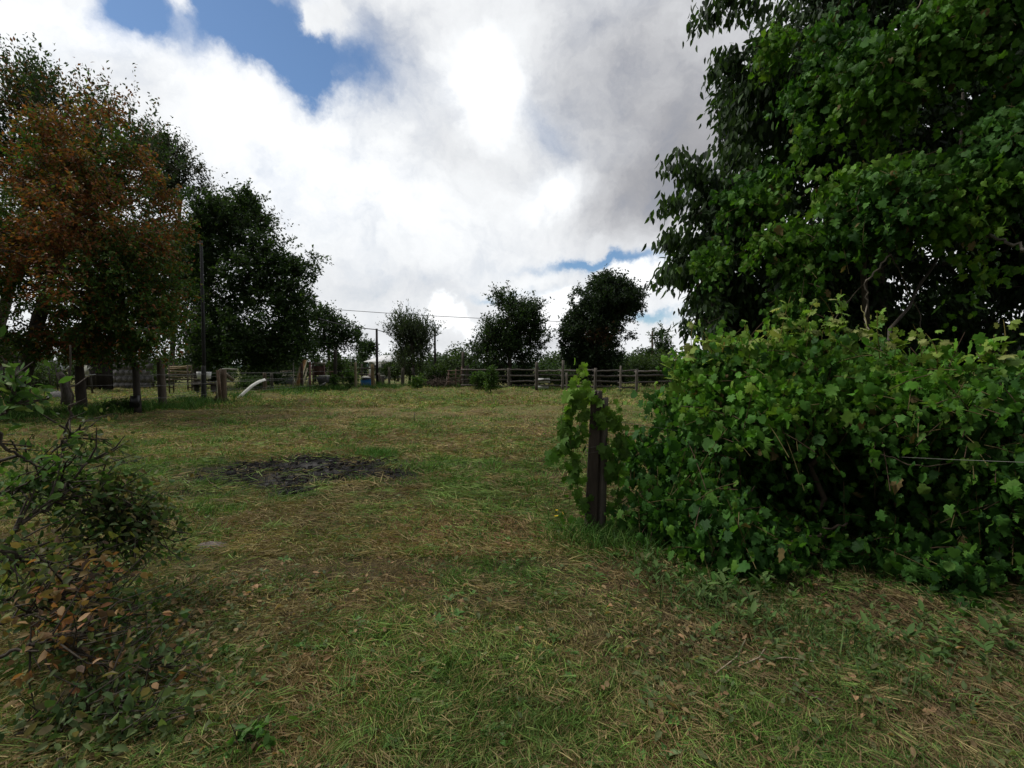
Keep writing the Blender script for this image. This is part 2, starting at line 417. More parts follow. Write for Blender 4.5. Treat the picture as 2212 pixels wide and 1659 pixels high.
def make_tree(name, label, base, trunk, blobs, nclus, leaf, size, colf, seed, twigs=4, tl=.5, per=9, tmpl=T_DIA, up=.35, droop=.1,
              r_tip=.012, r_max=.2, bark=(.07, .06, .05), ns=.8, thr=.38, edge=.45, group=None, cat='tree', extra=None, outw=.7, zmin=.3):
    """trunk: list of (dx,dy,Y) or xyz above the base; blobs shape the crown"""
    np.random.seed(seed); rng = np.random.default_rng(seed)
    root = thing(name, base, label, cat, group)
    base = np.array(base, float)
    tp = [base - np.array((0, 0, .1))] + [np.array(t, float) for t in trunk]
    # resample the trunk
    q = []
    for a, b in zip(tp[:-1], tp[1:]):
        m = max(2, int(np.linalg.norm(b - a) / .5))
        for f in np.linspace(0, 1, m, endpoint=False): q.append(a + (b - a) * f)
    q.append(tp[-1]); q = np.array(q)
    if nclus > 300: blobs = [(a, b, c * .86, d * .86, e, f) for a, b, c, d, e, f in blobs] + boughs(blobs, 26, seed)
    cl, cd = sample_blobs(blobs, nclus, seed, ns, thr, edge, zmin)
    nsk = min(nclus, 420)
    sel = rng.choice(nclus, nsk, replace=False)
    V, Fs, R = skeleton(q, cl[sel], r_tip, r_max, seed)
    mb = MB(); mb.add(V, Fs, bark)
    tr = np.maximum(R, r_tip); tr[0] = tr[0] * 1.35
    if len(q) > 1: mb.tube(q, tr, 10, bark, .06)
    # twigs
    n = nclus * twigs
    c = np.repeat(cl, twigs, 0); o = np.repeat(cd, twigs, 0)
    d = nrm(o * outw + rdir(n) * .75 + np.array((0, 0, up)))
    L = tl * rng.uniform(.4, 1.3, n)
    e = c + d * L[:, None]
    a = c; ref = nrm(np.cross(d, rdir(n))); ref2 = np.cross(d, ref); rt = r_tip * .35
    V = np.stack([a + ref * rt, a - ref * rt * .5 + ref2 * rt, a - ref * rt * .5 - ref2 * rt, e], 1).reshape(-1, 3)
    k4 = (np.arange(n) * 4)[:, None]
    mb.add(V, [np.concatenate([k4 + np.array([[0, 1, 3]]), k4 + np.array([[1, 2, 3]]), k4 + np.array([[2, 0, 3]])])], bark)
    part('trunk', mb, M_BARK, root)
    # leaves
    m = n * per
    t = rng.uniform(.1, 1.05, m); di = np.repeat(d, per, 0)
    pp = np.repeat(c, per, 0) + di * (np.repeat(L, per) * t)[:, None] + rng.normal(size=(m, 3)) * size * .25
    A = di * .5 + rdir(m) * .7 + np.array((0, 0, -droop))
    N = rdir(m) * .8 + np.array((0, 0, .8))
    s = size * rng.uniform(.6, 1.25, m)
    V, Fs, k = leaves(pp, A, N, s, tmpl)
    col = colf(pp, rng, np.repeat(np.repeat(cl, twigs, 0), per, 0))
    mb = MB(); mb.add(V, Fs, np.repeat(col, k, 0))
    if extra: extra(mb, rng)
    part('crown', mb, leaf, root)
    return root
def green(cols, wts, var=.25, patch=None):
    def f(pp, rng, cl):
        c = palette(len(pp), cols, wts, rng, var)
        b = .75 + .5 * vn(cl, .9, 3)
        c = c * b[:, None]
        if patch is not None: c = patch(c, pp, rng, cl)
        return c
    return f
DK = [(.028, .052, .020), (.040, .078, .020), (.020, .036, .020)]
MD = [(.05, .10, .02), (.035, .07, .018), (.085, .12, .028)]

#==SETTING==
# ------------------------------------------------------------------ ground
np.random.seed(1); random.seed(1)
BURN = G(660, 1022); BA, BB = 1.42, 1.22
def burn_at(x, y):
    p = np.c_[x, y]
    d = np.sqrt(((x - BURN[0]) / BA) ** 2 + ((y - BURN[1]) / BB) ** 2) + (fbm(p, 1.8, 77, 3) - .5) * 1.3
    return np.clip((1.02 - d) / .25, 0, 1)
GP1 = G(1150, 1235); GP2 = G(1284, 1150); GP3 = G(830, 985)
def green_at(x, y):
    """0 dry .. 1 lush: where the sward itself is green"""
    p = np.c_[x, y]
    g = np.clip((fbm(p, .55, 31, 3) - .42) * 3.2, 0, 1) * .75
    for c, r, a in ((GP1, .42, .9), (GP2, .9, .8), (GP3, .45, .8), (G(800, 1130), .6, .5), (G(1000, 1430), .8, .85), (G(820, 1540), .4, .7), (G(1350, 1330), .3, .6), (G(1130, 1060), .8, .5)):
        g = np.maximum(g, a * np.exp(-(((x - c[0]) / r) ** 2 + ((y - c[1]) / r) ** 2)))
    g = g * .8 + .45 * np.clip((fbm(p, 2.6, 33, 2) - .5) * 4, -.5, 1)
    g = g + np.clip((y - 16) / 14, 0, .40)
    return np.clip(g, 0, 1)
n = 560
tt = np.linspace(-1, 1, n)
gx = np.sinh(tt * 6.0) / math.sinh(6.0) * 900
gy = np.sinh(tt * 6.0) / math.sinh(6.0) * 900 + 5
X, Y = np.meshgrid(gx, gy)
Z = hgt(X, Y)
V = np.c_[X.ravel(), Y.ravel(), Z.ravel()]
i = np.arange(n - 1)[:, None] * n + np.arange(n - 1)[None]
Fq = np.stack([i, i + 1, i + n + 1, i + n], -1).reshape(-1, 4)
g = green_at(V[:, 0], V[:, 1])[:, None]; b = burn_at(V[:, 0], V[:, 1])[:, None]
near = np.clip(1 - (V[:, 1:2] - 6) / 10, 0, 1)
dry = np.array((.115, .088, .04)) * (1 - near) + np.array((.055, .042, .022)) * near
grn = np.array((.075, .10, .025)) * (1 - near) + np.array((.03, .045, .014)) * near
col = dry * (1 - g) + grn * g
col = col * (.75 + .5 * fbm(V[:, :2], 1.1, 13, 3))[:, None]
ash = np.clip((fbm(V[:, :2], 2.4, 79, 3) - .56) * 7, 0, 1)[:, None]
col = col * (1 - b) + (np.array((.012, .011, .011)) * (1 - ash) + np.array((.05, .048, .046)) * ash) * b
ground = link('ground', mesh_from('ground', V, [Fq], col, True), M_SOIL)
tag(ground, kind='structure')

# ------------------------------------------------------------------ grass: stubble, lying hay and fresh tufts as one sward
rng = np.random.default_rng(7)
def strands(x, y, z0, L, W, azim, pitch, bend, col):
    """narrow two-piece blades"""
    n = len(x)
    d = np.c_[np.cos(azim) * np.cos(pitch), np.sin(azim) * np.cos(pitch), np.sin(pitch)]
    p2 = pitch - bend
    d2 = np.c_[np.cos(azim + bend * .5) * np.cos(p2), np.sin(azim + bend * .5) * np.cos(p2), np.sin(p2)]
    r = rng.uniform(0, 2 * math.pi, n)
    side = nrm(np.cross(d, np.c_[np.cos(r), np.sin(r), np.full(n, .6)]))
    a = np.c_[x, y, z0]; b = a + d * (L * .55)[:, None]; c = b + d2 * (L * .45)[:, None]
    c[:, 2] = np.maximum(c[:, 2], z0 - .01)
    w = W[:, None] * side
    V = np.stack([a - w, a + w, b + w * .8, b - w * .8, c], 1).reshape(-1, 3)
    k = (np.arange(n) * 5)[:, None]
    return V, [k + np.array([[0, 1, 2, 3]]), k + np.array([[3, 2, 4]])], np.repeat(col, 5, 0)
def sward(n, y0, y1, xr, Lr, Wr, lying, seed, pw=1.0, dense=None):
    rng_ = np.random.default_rng(seed)
    # even screen-density in depth: more blades near
    u = rng_.random(n); y = 1 / (1 / y0 + (1 / y1 - 1 / y0) * u ** pw)
    x = rng_.uniform(-1, 1, n) * (xr * y + 1.0)
    if dense is not None:
        k = rng_.random(n) < dense(x, y); x = x[k]; y = y[k]; n = len(x)
    g = green_at(x, y); bn = burn_at(x, y); p = np.c_[x, y]
    # inside the burnt patch most blades are gone
    k = rng_.random(n) > bn * .4; x, y, g, bn, p = x[k], y[k], g[k], bn[k], p[k]; n = len(x)
    isg = rng_.random(n) < (.13 + .60 * g)
    cd = palette(n, [(.29, .225, .095), (.22, .17, .07), (.14, .095, .046), (.36, .30, .15), (.25, .22, .075)], [3, 3, 2.8, .8, 2.8], rng_, .4)
    old = (np.clip((x - .2) / 1.2, 0, 1) * np.clip((4.0 - y) / 1.5, 0, 1) * np.clip(.3 + 1.4 * fbm(p, 1.2, 95, 2), 0, 1))[:, None]  # mask for brown litter and painted shade of tree and vine
    cd = cd * (1 - .65 * old) + np.array((.085, .062, .045)) * .65 * old      # brown litter colour, also painting in the shade of tree and vine
    cg = palette(n, [(.09, .17, .028), (.13, .21, .04), (.055, .10, .02), (.19, .24, .06)], [3, 2, 2, 1.4], rng_, .35)
    tone = np.clip(.35 + 1.3 * fbm(p * np.array([1, 1.5]), 1.3, 91, 4), .5, 1.6)[:, None] * (1 + .25 * np.clip((y - 6) / 10, 0, 1))[:, None]
    cd = cd * tone; cg = cg * tone
    lush = np.exp(-(((x - GP1[0]) / .42) ** 2 + ((y - GP1[1]) / .42) ** 2)) + .6 * np.exp(-(((x - GP2[0]) / .8) ** 2 + ((y - GP2[1]) / .7) ** 2))
    cg = cg * (1 - .5 * lush[:, None]) + np.array((.05, .17, .02)) * .5 * lush[:, None]
    col = np.where(isg[:, None], cg, cd)
    red = np.clip((fbm(p, 1.1, 55, 3) - .50) * 5, 0, 1)[:, None] * (~isg)[:, None]
    col = col * (1 - .5 * red) + np.array((.20, .105, .05)) * .5 * red
    ring = np.clip(1 - np.abs(np.hypot((x - BURN[0]) / BA, (y - BURN[1]) / BB) - 1.1) / .45, 0, 1)[:, None] * rng_.uniform(.3, 1, (n, 1))
    col = col * (1 - .6 * ring) + np.array((.07, .045, .03)) * .6 * ring      # scorched fringe
    ch = (rng_.random(n) < bn * np.clip(.62 + .8 * (fbm(p, 2.2, 78, 2) - .3), .45, .97))[:, None]
    col = np.where(ch, np.array((.016, .015, .016)) * rng_.uniform(.5, 2.6, (n, 1)), col)
    L = rng_.uniform(*Lr, n); W = rng_.uniform(*Wr, n)
    ly = rng_.random(n) < lying
    az0 = fbm(p, .5, 41, 2) * 9.0
    az = np.where(ly, az0 + rng_.normal(0, 1.0, n), rng_.uniform(0, 6.283, n))
    pitch = np.where(ly, rng_.uniform(-.02, .28, n), rng_.uniform(.35, 1.4, n))
    L = np.where(ly, L * rng_.uniform(.8, 1.6, n), L * (1 + 1.0 * g * rng_.random(n)))
    mat = .6 + .8 * fbm(p, 1.7, 61, 2)
    z = hgt(x, y) + np.where(ly, rng_.uniform(.0, .045, n) * mat, -.005)
    return strands(x, y, z, L, W, az, pitch, rng_.uniform(.1, .9, n) * np.where(ly, .35, 1), col)
mb = MB()
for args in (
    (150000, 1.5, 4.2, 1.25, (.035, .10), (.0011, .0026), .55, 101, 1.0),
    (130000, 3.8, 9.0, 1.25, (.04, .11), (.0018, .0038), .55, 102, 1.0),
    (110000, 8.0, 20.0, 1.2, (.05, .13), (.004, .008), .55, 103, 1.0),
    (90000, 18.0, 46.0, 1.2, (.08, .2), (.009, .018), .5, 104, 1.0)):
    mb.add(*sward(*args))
# matted bundles of cut hay, upright tufts and broad-leaved weeds
def bundles(n, y0, y1, seed):
    rg = np.random.default_rng(seed); per = 26
    u = rg.random(n); y = 1 / (1 / y0 + (1 / y1 - 1 / y0) * u); x = rg.uniform(-1, 1, n) * (1.25 * y + .8)
    az = rg.uniform(0, 6.28, n); sc = np.clip(y / 3.2, .8, 4)
    L = rg.uniform(.06, .16, n) * np.minimum(sc, 2); g = rg.random(n) < .35 + .4 * green_at(x, y)
    X = np.repeat(x, per) + rg.normal(size=n * per) * .05 * np.repeat(sc, per); Y_ = np.repeat(y, per) + rg.normal(size=n * per) * .035 * np.repeat(sc, per)
    c = np.where(np.repeat(g, per)[:, None], palette(n * per, [(.12, .20, .04), (.17, .23, .06), (.08, .14, .03)], [2, 2, 1], rg, .3), palette(n * per, [(.27, .215, .095), (.21, .165, .07), (.15, .105, .052)], [2, 2, 1], rg, .3))
    c = c * np.repeat(rg.uniform(.55, 1.25, n), per)[:, None]
    b_ = burn_at(X, Y_) > .5; k = ~(b_ & (rg.random(n * per) < .85))
    m = k.sum(); w = np.repeat(sc, per)[k]
    return strands(X[k], Y_[k], hgt(X[k], Y_[k]) + rg.uniform(.01, .06, m), np.repeat(L, per)[k] * rg.uniform(.6, 1.3, m), rg.uniform(.0011, .0022, m) * w * 1.2,
                   np.repeat(az, per)[k] + rg.normal(0, .35, m), rg.uniform(-.05, .25, m), rg.uniform(-.3, .5, m), c[k])
mb.add(*bundles(1500, 1.6, 7, 301)); mb.add(*bundles(1500, 5, 30, 302))
def tufts(n, y0, y1, seed, per=34):
    rg = np.random.default_rng(seed)
    u = rg.random(n); y = 1 / (1 / y0 + (1 / y1 - 1 / y0) * u); x = rg.uniform(-1, 1, n) * (1.25 * y + .8)
    keep = (rg.random(n) < .25 + green_at(x, y)) & (burn_at(x, y) < .3); x, y = x[keep], y[keep]; n = len(x); sc = np.clip(y / 3, .9, 4); R_ = rg.uniform(.02, .07, n) * sc
    X = np.repeat(x, per) + rg.normal(size=n * per) * np.repeat(R_, per); Y_ = np.repeat(y, per) + rg.normal(size=n * per) * np.repeat(R_, per)
    az = np.arctan2(Y_ - np.repeat(y, per), X - np.repeat(x, per)); m = n * per
    c = palette(m, [(.07, .17, .025), (.10, .22, .035), (.05, .11, .02), (.16, .24, .05)], [3, 2, 2, 1], rg, .3) * np.repeat(rg.uniform(.6, 1.2, n), per)[:, None]
    return strands(X, Y_, hgt(X, Y_) - .005, np.repeat(rg.uniform(.05, .12, n) * np.minimum(sc, 1.6), per) * rg.uniform(.5, 1.2, m), rg.uniform(.0013, .0026, m) * np.repeat(sc, per), az + rg.normal(0, .5, m), rg.uniform(.6, 1.45, m), rg.uniform(.2, 1.2, m), c)
mb.add(*tufts(2300, 1.6, 8, 303, 40)); mb.add(*tufts(1600, 6, 30, 304))
rg = np.random.default_rng(305); nr = 420
yy = 1 / (1 / 1.7 + (1 / 9 - 1 / 1.7) * rg.random(nr)); xx = rg.uniform(-1, 1, nr) * (1.2 * yy + .5); per = 6
th = (np.arange(per) * 1.05)[None] + rg.uniform(0, 6, (nr, 1)) + rg.normal(size=(nr, per)) * .3; th = th.ravel(); X = np.repeat(xx, per); Y_ = np.repeat(yy, per)
V, Fs, k = leaves(np.c_[X, Y_, hgt(X, Y_) + .025], np.c_[np.cos(th), np.sin(th), rg.uniform(.1, .8, len(th))], np.c_[-np.cos(th) * .3, -np.sin(th) * .3, np.ones(len(th))], np.repeat(rg.uniform(.025, .06, nr), per) * rg.uniform(.6, 1.1, nr * per), T_OVAL, rg.uniform(0, 2, nr * per))
mb.add(V, Fs, np.repeat(palette(nr * per, [(.06, .14, .03), (.09, .18, .04), (.12, .17, .07)], [3, 2, 1], rg, .25), k, 0))
nr = 110; f = rg.random(nr); pa, pb, pc = G(1380, 1230), G(1700, 1370), G(2212, 1420)
q = np.where((f < .5)[:, None], pa + (pb - pa) * (f * 2)[:, None], pb + (pc - pb) * (f * 2 - 1)[:, None]); xx, yy = q[:, 0] + rg.normal(size=nr) * .26, q[:, 1] + rg.normal(size=nr) * .2; per = 9
th = (np.arange(per) * .7)[None] + rg.uniform(0, 6, (nr, 1)); th = th.ravel(); X = np.repeat(xx, per); Y_ = np.repeat(yy, per)
V, Fs, k = leaves(np.c_[X, Y_, hgt(X, Y_) + rg.uniform(.02, .16, nr * per)], np.c_[np.cos(th), np.sin(th), rg.uniform(.2, 1.4, len(th))], np.c_[-np.cos(th) * .3, -np.sin(th) * .3, np.ones(len(th))], np.repeat(rg.uniform(.03, .09, nr), per) * rg.uniform(.6, 1.2, nr * per), T_LANCE, rg.uniform(0, 2, nr * per))
mb.add(V, Fs, np.repeat(palette(nr * per, [(.05, .10, .022), (.07, .12, .03), (.09, .09, .035)], [3, 2, 1], rg, .3), k, 0))
# fresh tall growth along the fence foot, at the post and below the vine
def tuft_field(pts, rad, n, Lr, Wr, cols, wts, seed, zoff=0):
    rng_ = np.random.default_rng(seed)
    pts = np.array(pts); k = rng_.integers(0, len(pts) - 1, n); f = rng_.random(n)[:, None]
    q = pts[k] * (1 - f) + pts[k + 1] * f
    q[:, :2] += rng_.normal(size=(n, 2)) * rad
    keep = vn(q[:, :2], 1.4, seed) > .33; q = q[keep]; n = len(q)
    col = palette(n, cols, wts, rng_, .3)
    return strands(q[:, 0], q[:, 1], hgt(q[:, 0], q[:, 1]) - .01, rng_.uniform(*Lr, n) * (.5 + vn(q[:, :2], 1.0, seed + 3)), rng_.uniform(*Wr, n),
                   rng_.uniform(0, 6.28, n), rng_.uniform(.7, 1.5, n), rng_.uniform(.1, 1.1, n), col)
LU = [(.05, .13, .02), (.08, .17, .03), (.035, .08, .018), (.13, .19, .05)]
FL = [G(-80, 905), G(60, 905), G(200, 893), G(352, 885), G(440, 872), G(560, 858), G(650, 846), G(770, 842), G(880, 838)]
mb.add(*tuft_field(FL, .75, 15000, (.18, .5), (.006, .014), LU, [3, 2, 2, 1], 201))
CL = [G(880, 838), G(1000, 838), G(1150, 842), G(1300, 846), G(1500, 846)]
mb.add(*tuft_field(CL, .6, 6000, (.12, .35), (.008, .016), LU, [3, 2, 2, 1], 202))
mb.add(*tuft_field([G(1235, 1170), G(1330, 1170), G(1400, 1195)], .16, 1500, (.08, .24), (.002, .005), LU, [3, 2, 2, 1], 203))
mb.add(*tuft_field([G(1400, 1215), G(1560, 1300), G(1760, 1380), G(1900, 1420)], .22, 1600, (.06, .22), (.002, .004),
                   [(.05, .10, .028), (.08, .13, .035), (.12, .12, .05)], [3, 2, 1], 204))
mb.add(*tuft_field([G(1120, 1225), G(1190, 1235)], .13, 1500, (.06, .17), (.002, .004), [(.05, .17, .02), (.08, .2, .03)], [3, 2], 205))
mb.add(*tuft_field([G(790, 983), G(850, 985)], .2, 900, (.08, .2), (.003, .006), [(.05, .15, .02), (.08, .15, .03)], [3, 2], 206))
sw = link('grass', mb.me('grass'), M_GRASS)
tag(sw, 'mown field of dry and green grass with lying hay', 'grass', kind='stuff')
print('grass verts', len(sw.data.vertices))

# ------------------------------------------------------------------ far hills
mb = MB()
xs = np.linspace(-900, 900, 181)
top = 3 + 9 * fbm(np.c_[xs, xs * 0], .006, 3, 4)
V = np.concatenate([np.c_[xs, np.full(181, 640), np.full(181, -2)], np.c_[xs, np.full(181, 760), top], np.c_[xs, np.full(181, 880), np.full(181, -2)]])
a = np.arange(180)
mb.add(V, [np.stack([a, a + 1, a + 182, a + 181], 1), np.stack([a + 181, a + 182, a + 363, a + 362], 1)], (.03, .05, .045))
tag(link('hills', mb.me('hills', True), M_SOIL), kind='structure')

#==TREES==
def autumn(c, pp, rng, cl):
    # turning foliage in the middle of this crown, green low and left
    q = P(230, 440, 15.0)
    d = np.sqrt(((cl[:, 0] - q[0]) / 3.0) ** 2 + ((cl[:, 2] - q[2]) / 3.3) ** 2) + (fbm(cl, .9, 8, 3) - .5) * 3.0
    w = (rng.random(len(pp)) < np.clip((1.4 - d) / 1.1, .12, .85))
    o = palette(len(pp), [(.22, .080, .032), (.15, .055, .024), (.18, .11, .03), (.11, .075, .024)], [3, 3, 2, 2], rng, .3)
    return np.where(w[:, None], o, c)
b0 = on(50, 897)
make_tree('autumn_tree', 'orange and green leaved tree with thick grey trunk at the left edge of the field', b0,
          [P(52, 830, b0[1]), P(70, 740, b0[1]), P(110, 600, b0[1]), P(160, 450, b0[1] - .5)],
          [(240, 480, 150, 150, 15, 2.4), (200, 300, 90, 70, 15.5, 1.6), (140, 380, 110, 90, 15.5, 1.8), (310, 420, 60, 60, 15, 1.3), (120, 560, 190, 130, 15.5, 2.6), (250, 640, 125, 75, 14.5, 2.2), (90, 660, 200, 70, 15.5, 2.6), (230, 340, 80, 80, 15.5, 1.6),
           (330, 480, 60, 90, 15, 1.4), (-80, 520, 160, 180, 15.5, 2.4), (330, 690, 60, 30, 14.5, 1.2), (150, 705, 200, 42, 15.2, 2.2), (260, 560, 130, 110, 14.8, 1.8), (60, 742, 170, 24, 15.5, 2), (250, 735, 120, 26, 15, 1.6), (350, 560, 50, 70, 15, 1.2), (100, 750, 230, 34, 16, 2.2), (270, 750, 120, 34, 16, 1.8), (330, 650, 70, 60, 15, 1.4)],
          2300, M_LEAF, .125, green(MD, [3, 2, 1.5], .3, autumn), 11, twigs=5, tl=.5, per=9, up=.05, droop=.3, r_tip=.010, r_max=.27, ns=.6, thr=.34)
def rusty(c, pp, rng, cl):
    w = rng.random(len(pp)) < np.clip((fbm(cl, .5, 18, 2) - .42) * 3, 0, .7)
    return np.where(w[:, None], palette(len(pp), [(.15, .06, .03), (.12, .07, .03), (.09, .07, .025)], [2, 2, 2], rng, .3), c)
b0 = on(-40, 880); b0[1] = b0[1] + 1.5
make_tree('green_tree', 'tall sparse green tree with upswept shoots behind the orange tree', b0,
          [P(0, 700, 20), P(60, 470, 20), P(100, 340, 20)],
          [(90, 280, 110, 90, 20, 2.2), (-20, 340, 130, 140, 20, 2.6), (200, 310, 80, 90, 20, 1.8), (60, 490, 140, 150, 20, 2.5), (285, 300, 35, 50, 20, 1), (300, 400, 70, 100, 20.5, 1.5)],
          520, M_LEAF, .16, green(DK, [3, 3, 1], .3, rusty), 12, twigs=4, tl=1.7, per=14, up=1.5, droop=-.2, r_tip=.012, r_max=.22, ns=.7, thr=.42, outw=.5)
b0 = G(425, 838); 
make_tree('broad_tree', 'broad dark green tree with dense crown behind the timber and junk', b0,
          [P(425, 790, b0[1]), P(430, 700, b0[1]), P(455, 600, b0[1]), P(470, 520, b0[1])],
          [(470, 620, 110, 150, 34, 3.2), (560, 600, 100, 120, 33, 2.8), (590, 700, 75, 100, 32.5, 2.4), (430, 720, 90, 70, 33, 2.4), (500, 500, 90, 70, 34, 2.4), (640, 590, 35, 45, 33, 1.4),
           (400, 520, 55, 90, 34.5, 2), (530, 435, 36, 30, 34, 1.4), (510, 730, 110, 60, 31, 2), (560, 765, 90, 34, 31, 1.8), (430, 765, 60, 34, 32, 1.6), (640, 660, 36, 60, 32, 1.5), (400, 650, 70, 90, 33, 2), (480, 690, 120, 90, 33, 2.6), (630, 740, 50, 50, 32, 1.6)],
          1750, M_LEAF, .24, green([(.022, .040, .018), (.03, .06, .018), (.05, .09, .02)], [3, 3, 1.6], .3), 13, twigs=5, tl=.8, per=9, up=.3, r_tip=.014, r_max=.36, ns=.4, thr=.38)
b0 = G(370, 832)
make_tree('slender_tree', 'slender thin-leaved tree rising between the orange tree and the broad dark tree', b0,
          [P(375, 700, b0[1]), P(385, 520, b0[1]), P(390, 420, b0[1])],
          [(370, 390, 65, 75, 38, 2), (430, 470, 50, 70, 38, 1.8), (330, 330, 50, 40, 38, 1.5), (380, 560, 70, 100, 38, 2), (470, 520, 50, 50, 38, 1.6), (500, 440, 44, 40, 38, 1.3), (410, 420, 60, 60, 38, 1.6), (340, 480, 60, 90, 38, 1.8), (400, 640, 80, 80, 38, 2), (330, 600, 60, 90, 38, 2), (540, 500, 50, 50, 38, 1.4)],
          900, M_LEAF, .23, green([(.03, .04, .022), (.05, .045, .03), (.03, .05, .02)], [3, 2, 2], .3), 14, twigs=5, tl=1.3, per=7, up=.7, r_tip=.013, r_max=.2, ns=.5, thr=.42)
b0 = G(712, 828)
make_tree('thin_tree', 'small thin tree showing sky through its leaves beside the broad dark tree', b0,
          [P(712, 790, b0[1]), P(708, 740, b0[1]), P(705, 700, b0[1])],
          [(690, 720, 48, 44, 42, 2), (740, 722, 36, 30, 42, 1.8), (660, 745, 40, 30, 42, 1.5), (700, 690, 30, 20, 42, 1.5), (745, 745, 30, 18, 42, 1.5)],
          230, M_LEAF, .26, green(DK, [3, 2, 1], .3), 15, twigs=5, tl=.9, per=7, up=.3, r_tip=.013, r_max=.13, ns=.6, thr=.4)
b0 = G(893, 836)
make_tree('willow_tree', 'small grey-green tree with spiky upright shoots between the two dark poles', b0,
          [P(893, 800, b0[1]), P(892, 770, b0[1]), P(890, 740, b0[1])],
          [(890, 745, 38, 30, 38, 1.5), (870, 722, 26, 30, 38, 1.2), (915, 722, 22, 30, 38, 1.2), (890, 770, 44, 20, 38, 1.5), (890, 795, 40, 20, 38, 1.4)],
          230, M_LEAF, .17, green([(.04, .055, .035), (.03, .05, .025), (.05, .075, .03)], [3, 2, 2], .3), 16, twigs=6, tl=1.3, per=11, up=1.4, droop=-.5, tmpl=T_LANCE, r_tip=.012, r_max=.12, outw=.7, ns=.6, thr=.3)
b0 = G(1102, 838)
make_tree('dark_tree', 'dark conical tree with ragged top behind the rail fence', b0,
          [P(1102, 800, b0[1]), P(1100, 740, b0[1]), P(1095, 690, b0[1])],
          [(1095, 715, 50, 55, 36, 1.9), (1110, 755, 66, 38, 36, 2.1), (1080, 672, 26, 30, 36, 1.1), (1140, 700, 26, 40, 36, 1.2), (1060, 735, 32, 34, 36, 1.3), (1100, 790, 62, 24, 36, 1.6), (1155, 735, 22, 30, 36, 1), (1085, 650, 14, 18, 36, .6)],
          600, M_LEAF, .20, green(DK, [3, 1.5, 2], .3), 17, twigs=4, tl=1.15, per=12, up=.8, droop=-.1, tmpl=T_DIA, r_tip=.013, r_max=.16, outw=.9, ns=.7, thr=.34)
b0 = G(1293, 838)
def redpatch(c, pp, rng, cl):
    q = P(1290, 728, 35)
    d = np.sqrt(((cl[:, 0] - q[0]) / .8) ** 2 + ((cl[:, 2] - q[2]) / .7) ** 2)
    w = (rng.random(len(pp)) < np.clip(1.2 - d, 0, .8)) & (pp[:, 1] < 36)
    return np.where(w[:, None], palette(len(pp), [(.10, .045, .03), (.08, .05, .025)], [1, 1], rng, .3), c)
make_tree('round_tree', 'tall round dark tree with small reddish patch behind the rail fence', b0,
          [P(1293, 800, b0[1]), P(1292, 740, b0[1]), P(1300, 690, b0[1])],
          [(1300, 650, 75, 48, 36, 2.4), (1280, 710, 66, 55, 36, 2.3), (1330, 690, 48, 50, 36, 1.8), (1362, 650, 36, 30, 36, 1.3), (1290, 760, 60, 34, 36, 2), (1285, 790, 58, 22, 36, 1.6), (1330, 745, 24, 30, 36, 1.1), (1240, 745, 28, 34, 36, 1.2), (1310, 612, 45, 18, 36, 1.4), (1240, 700, 28, 26, 36, 1.2)],
          1150, M_LEAF, .21, green([(.022, .042, .018), (.03, .055, .02), (.016, .028, .018)], [3, 2, 2], .3, redpatch), 18, twigs=5, tl=.6, per=10, up=.2, droop=.2, r_tip=.013, r_max=.2, outw=.8, ns=.7, thr=.33)
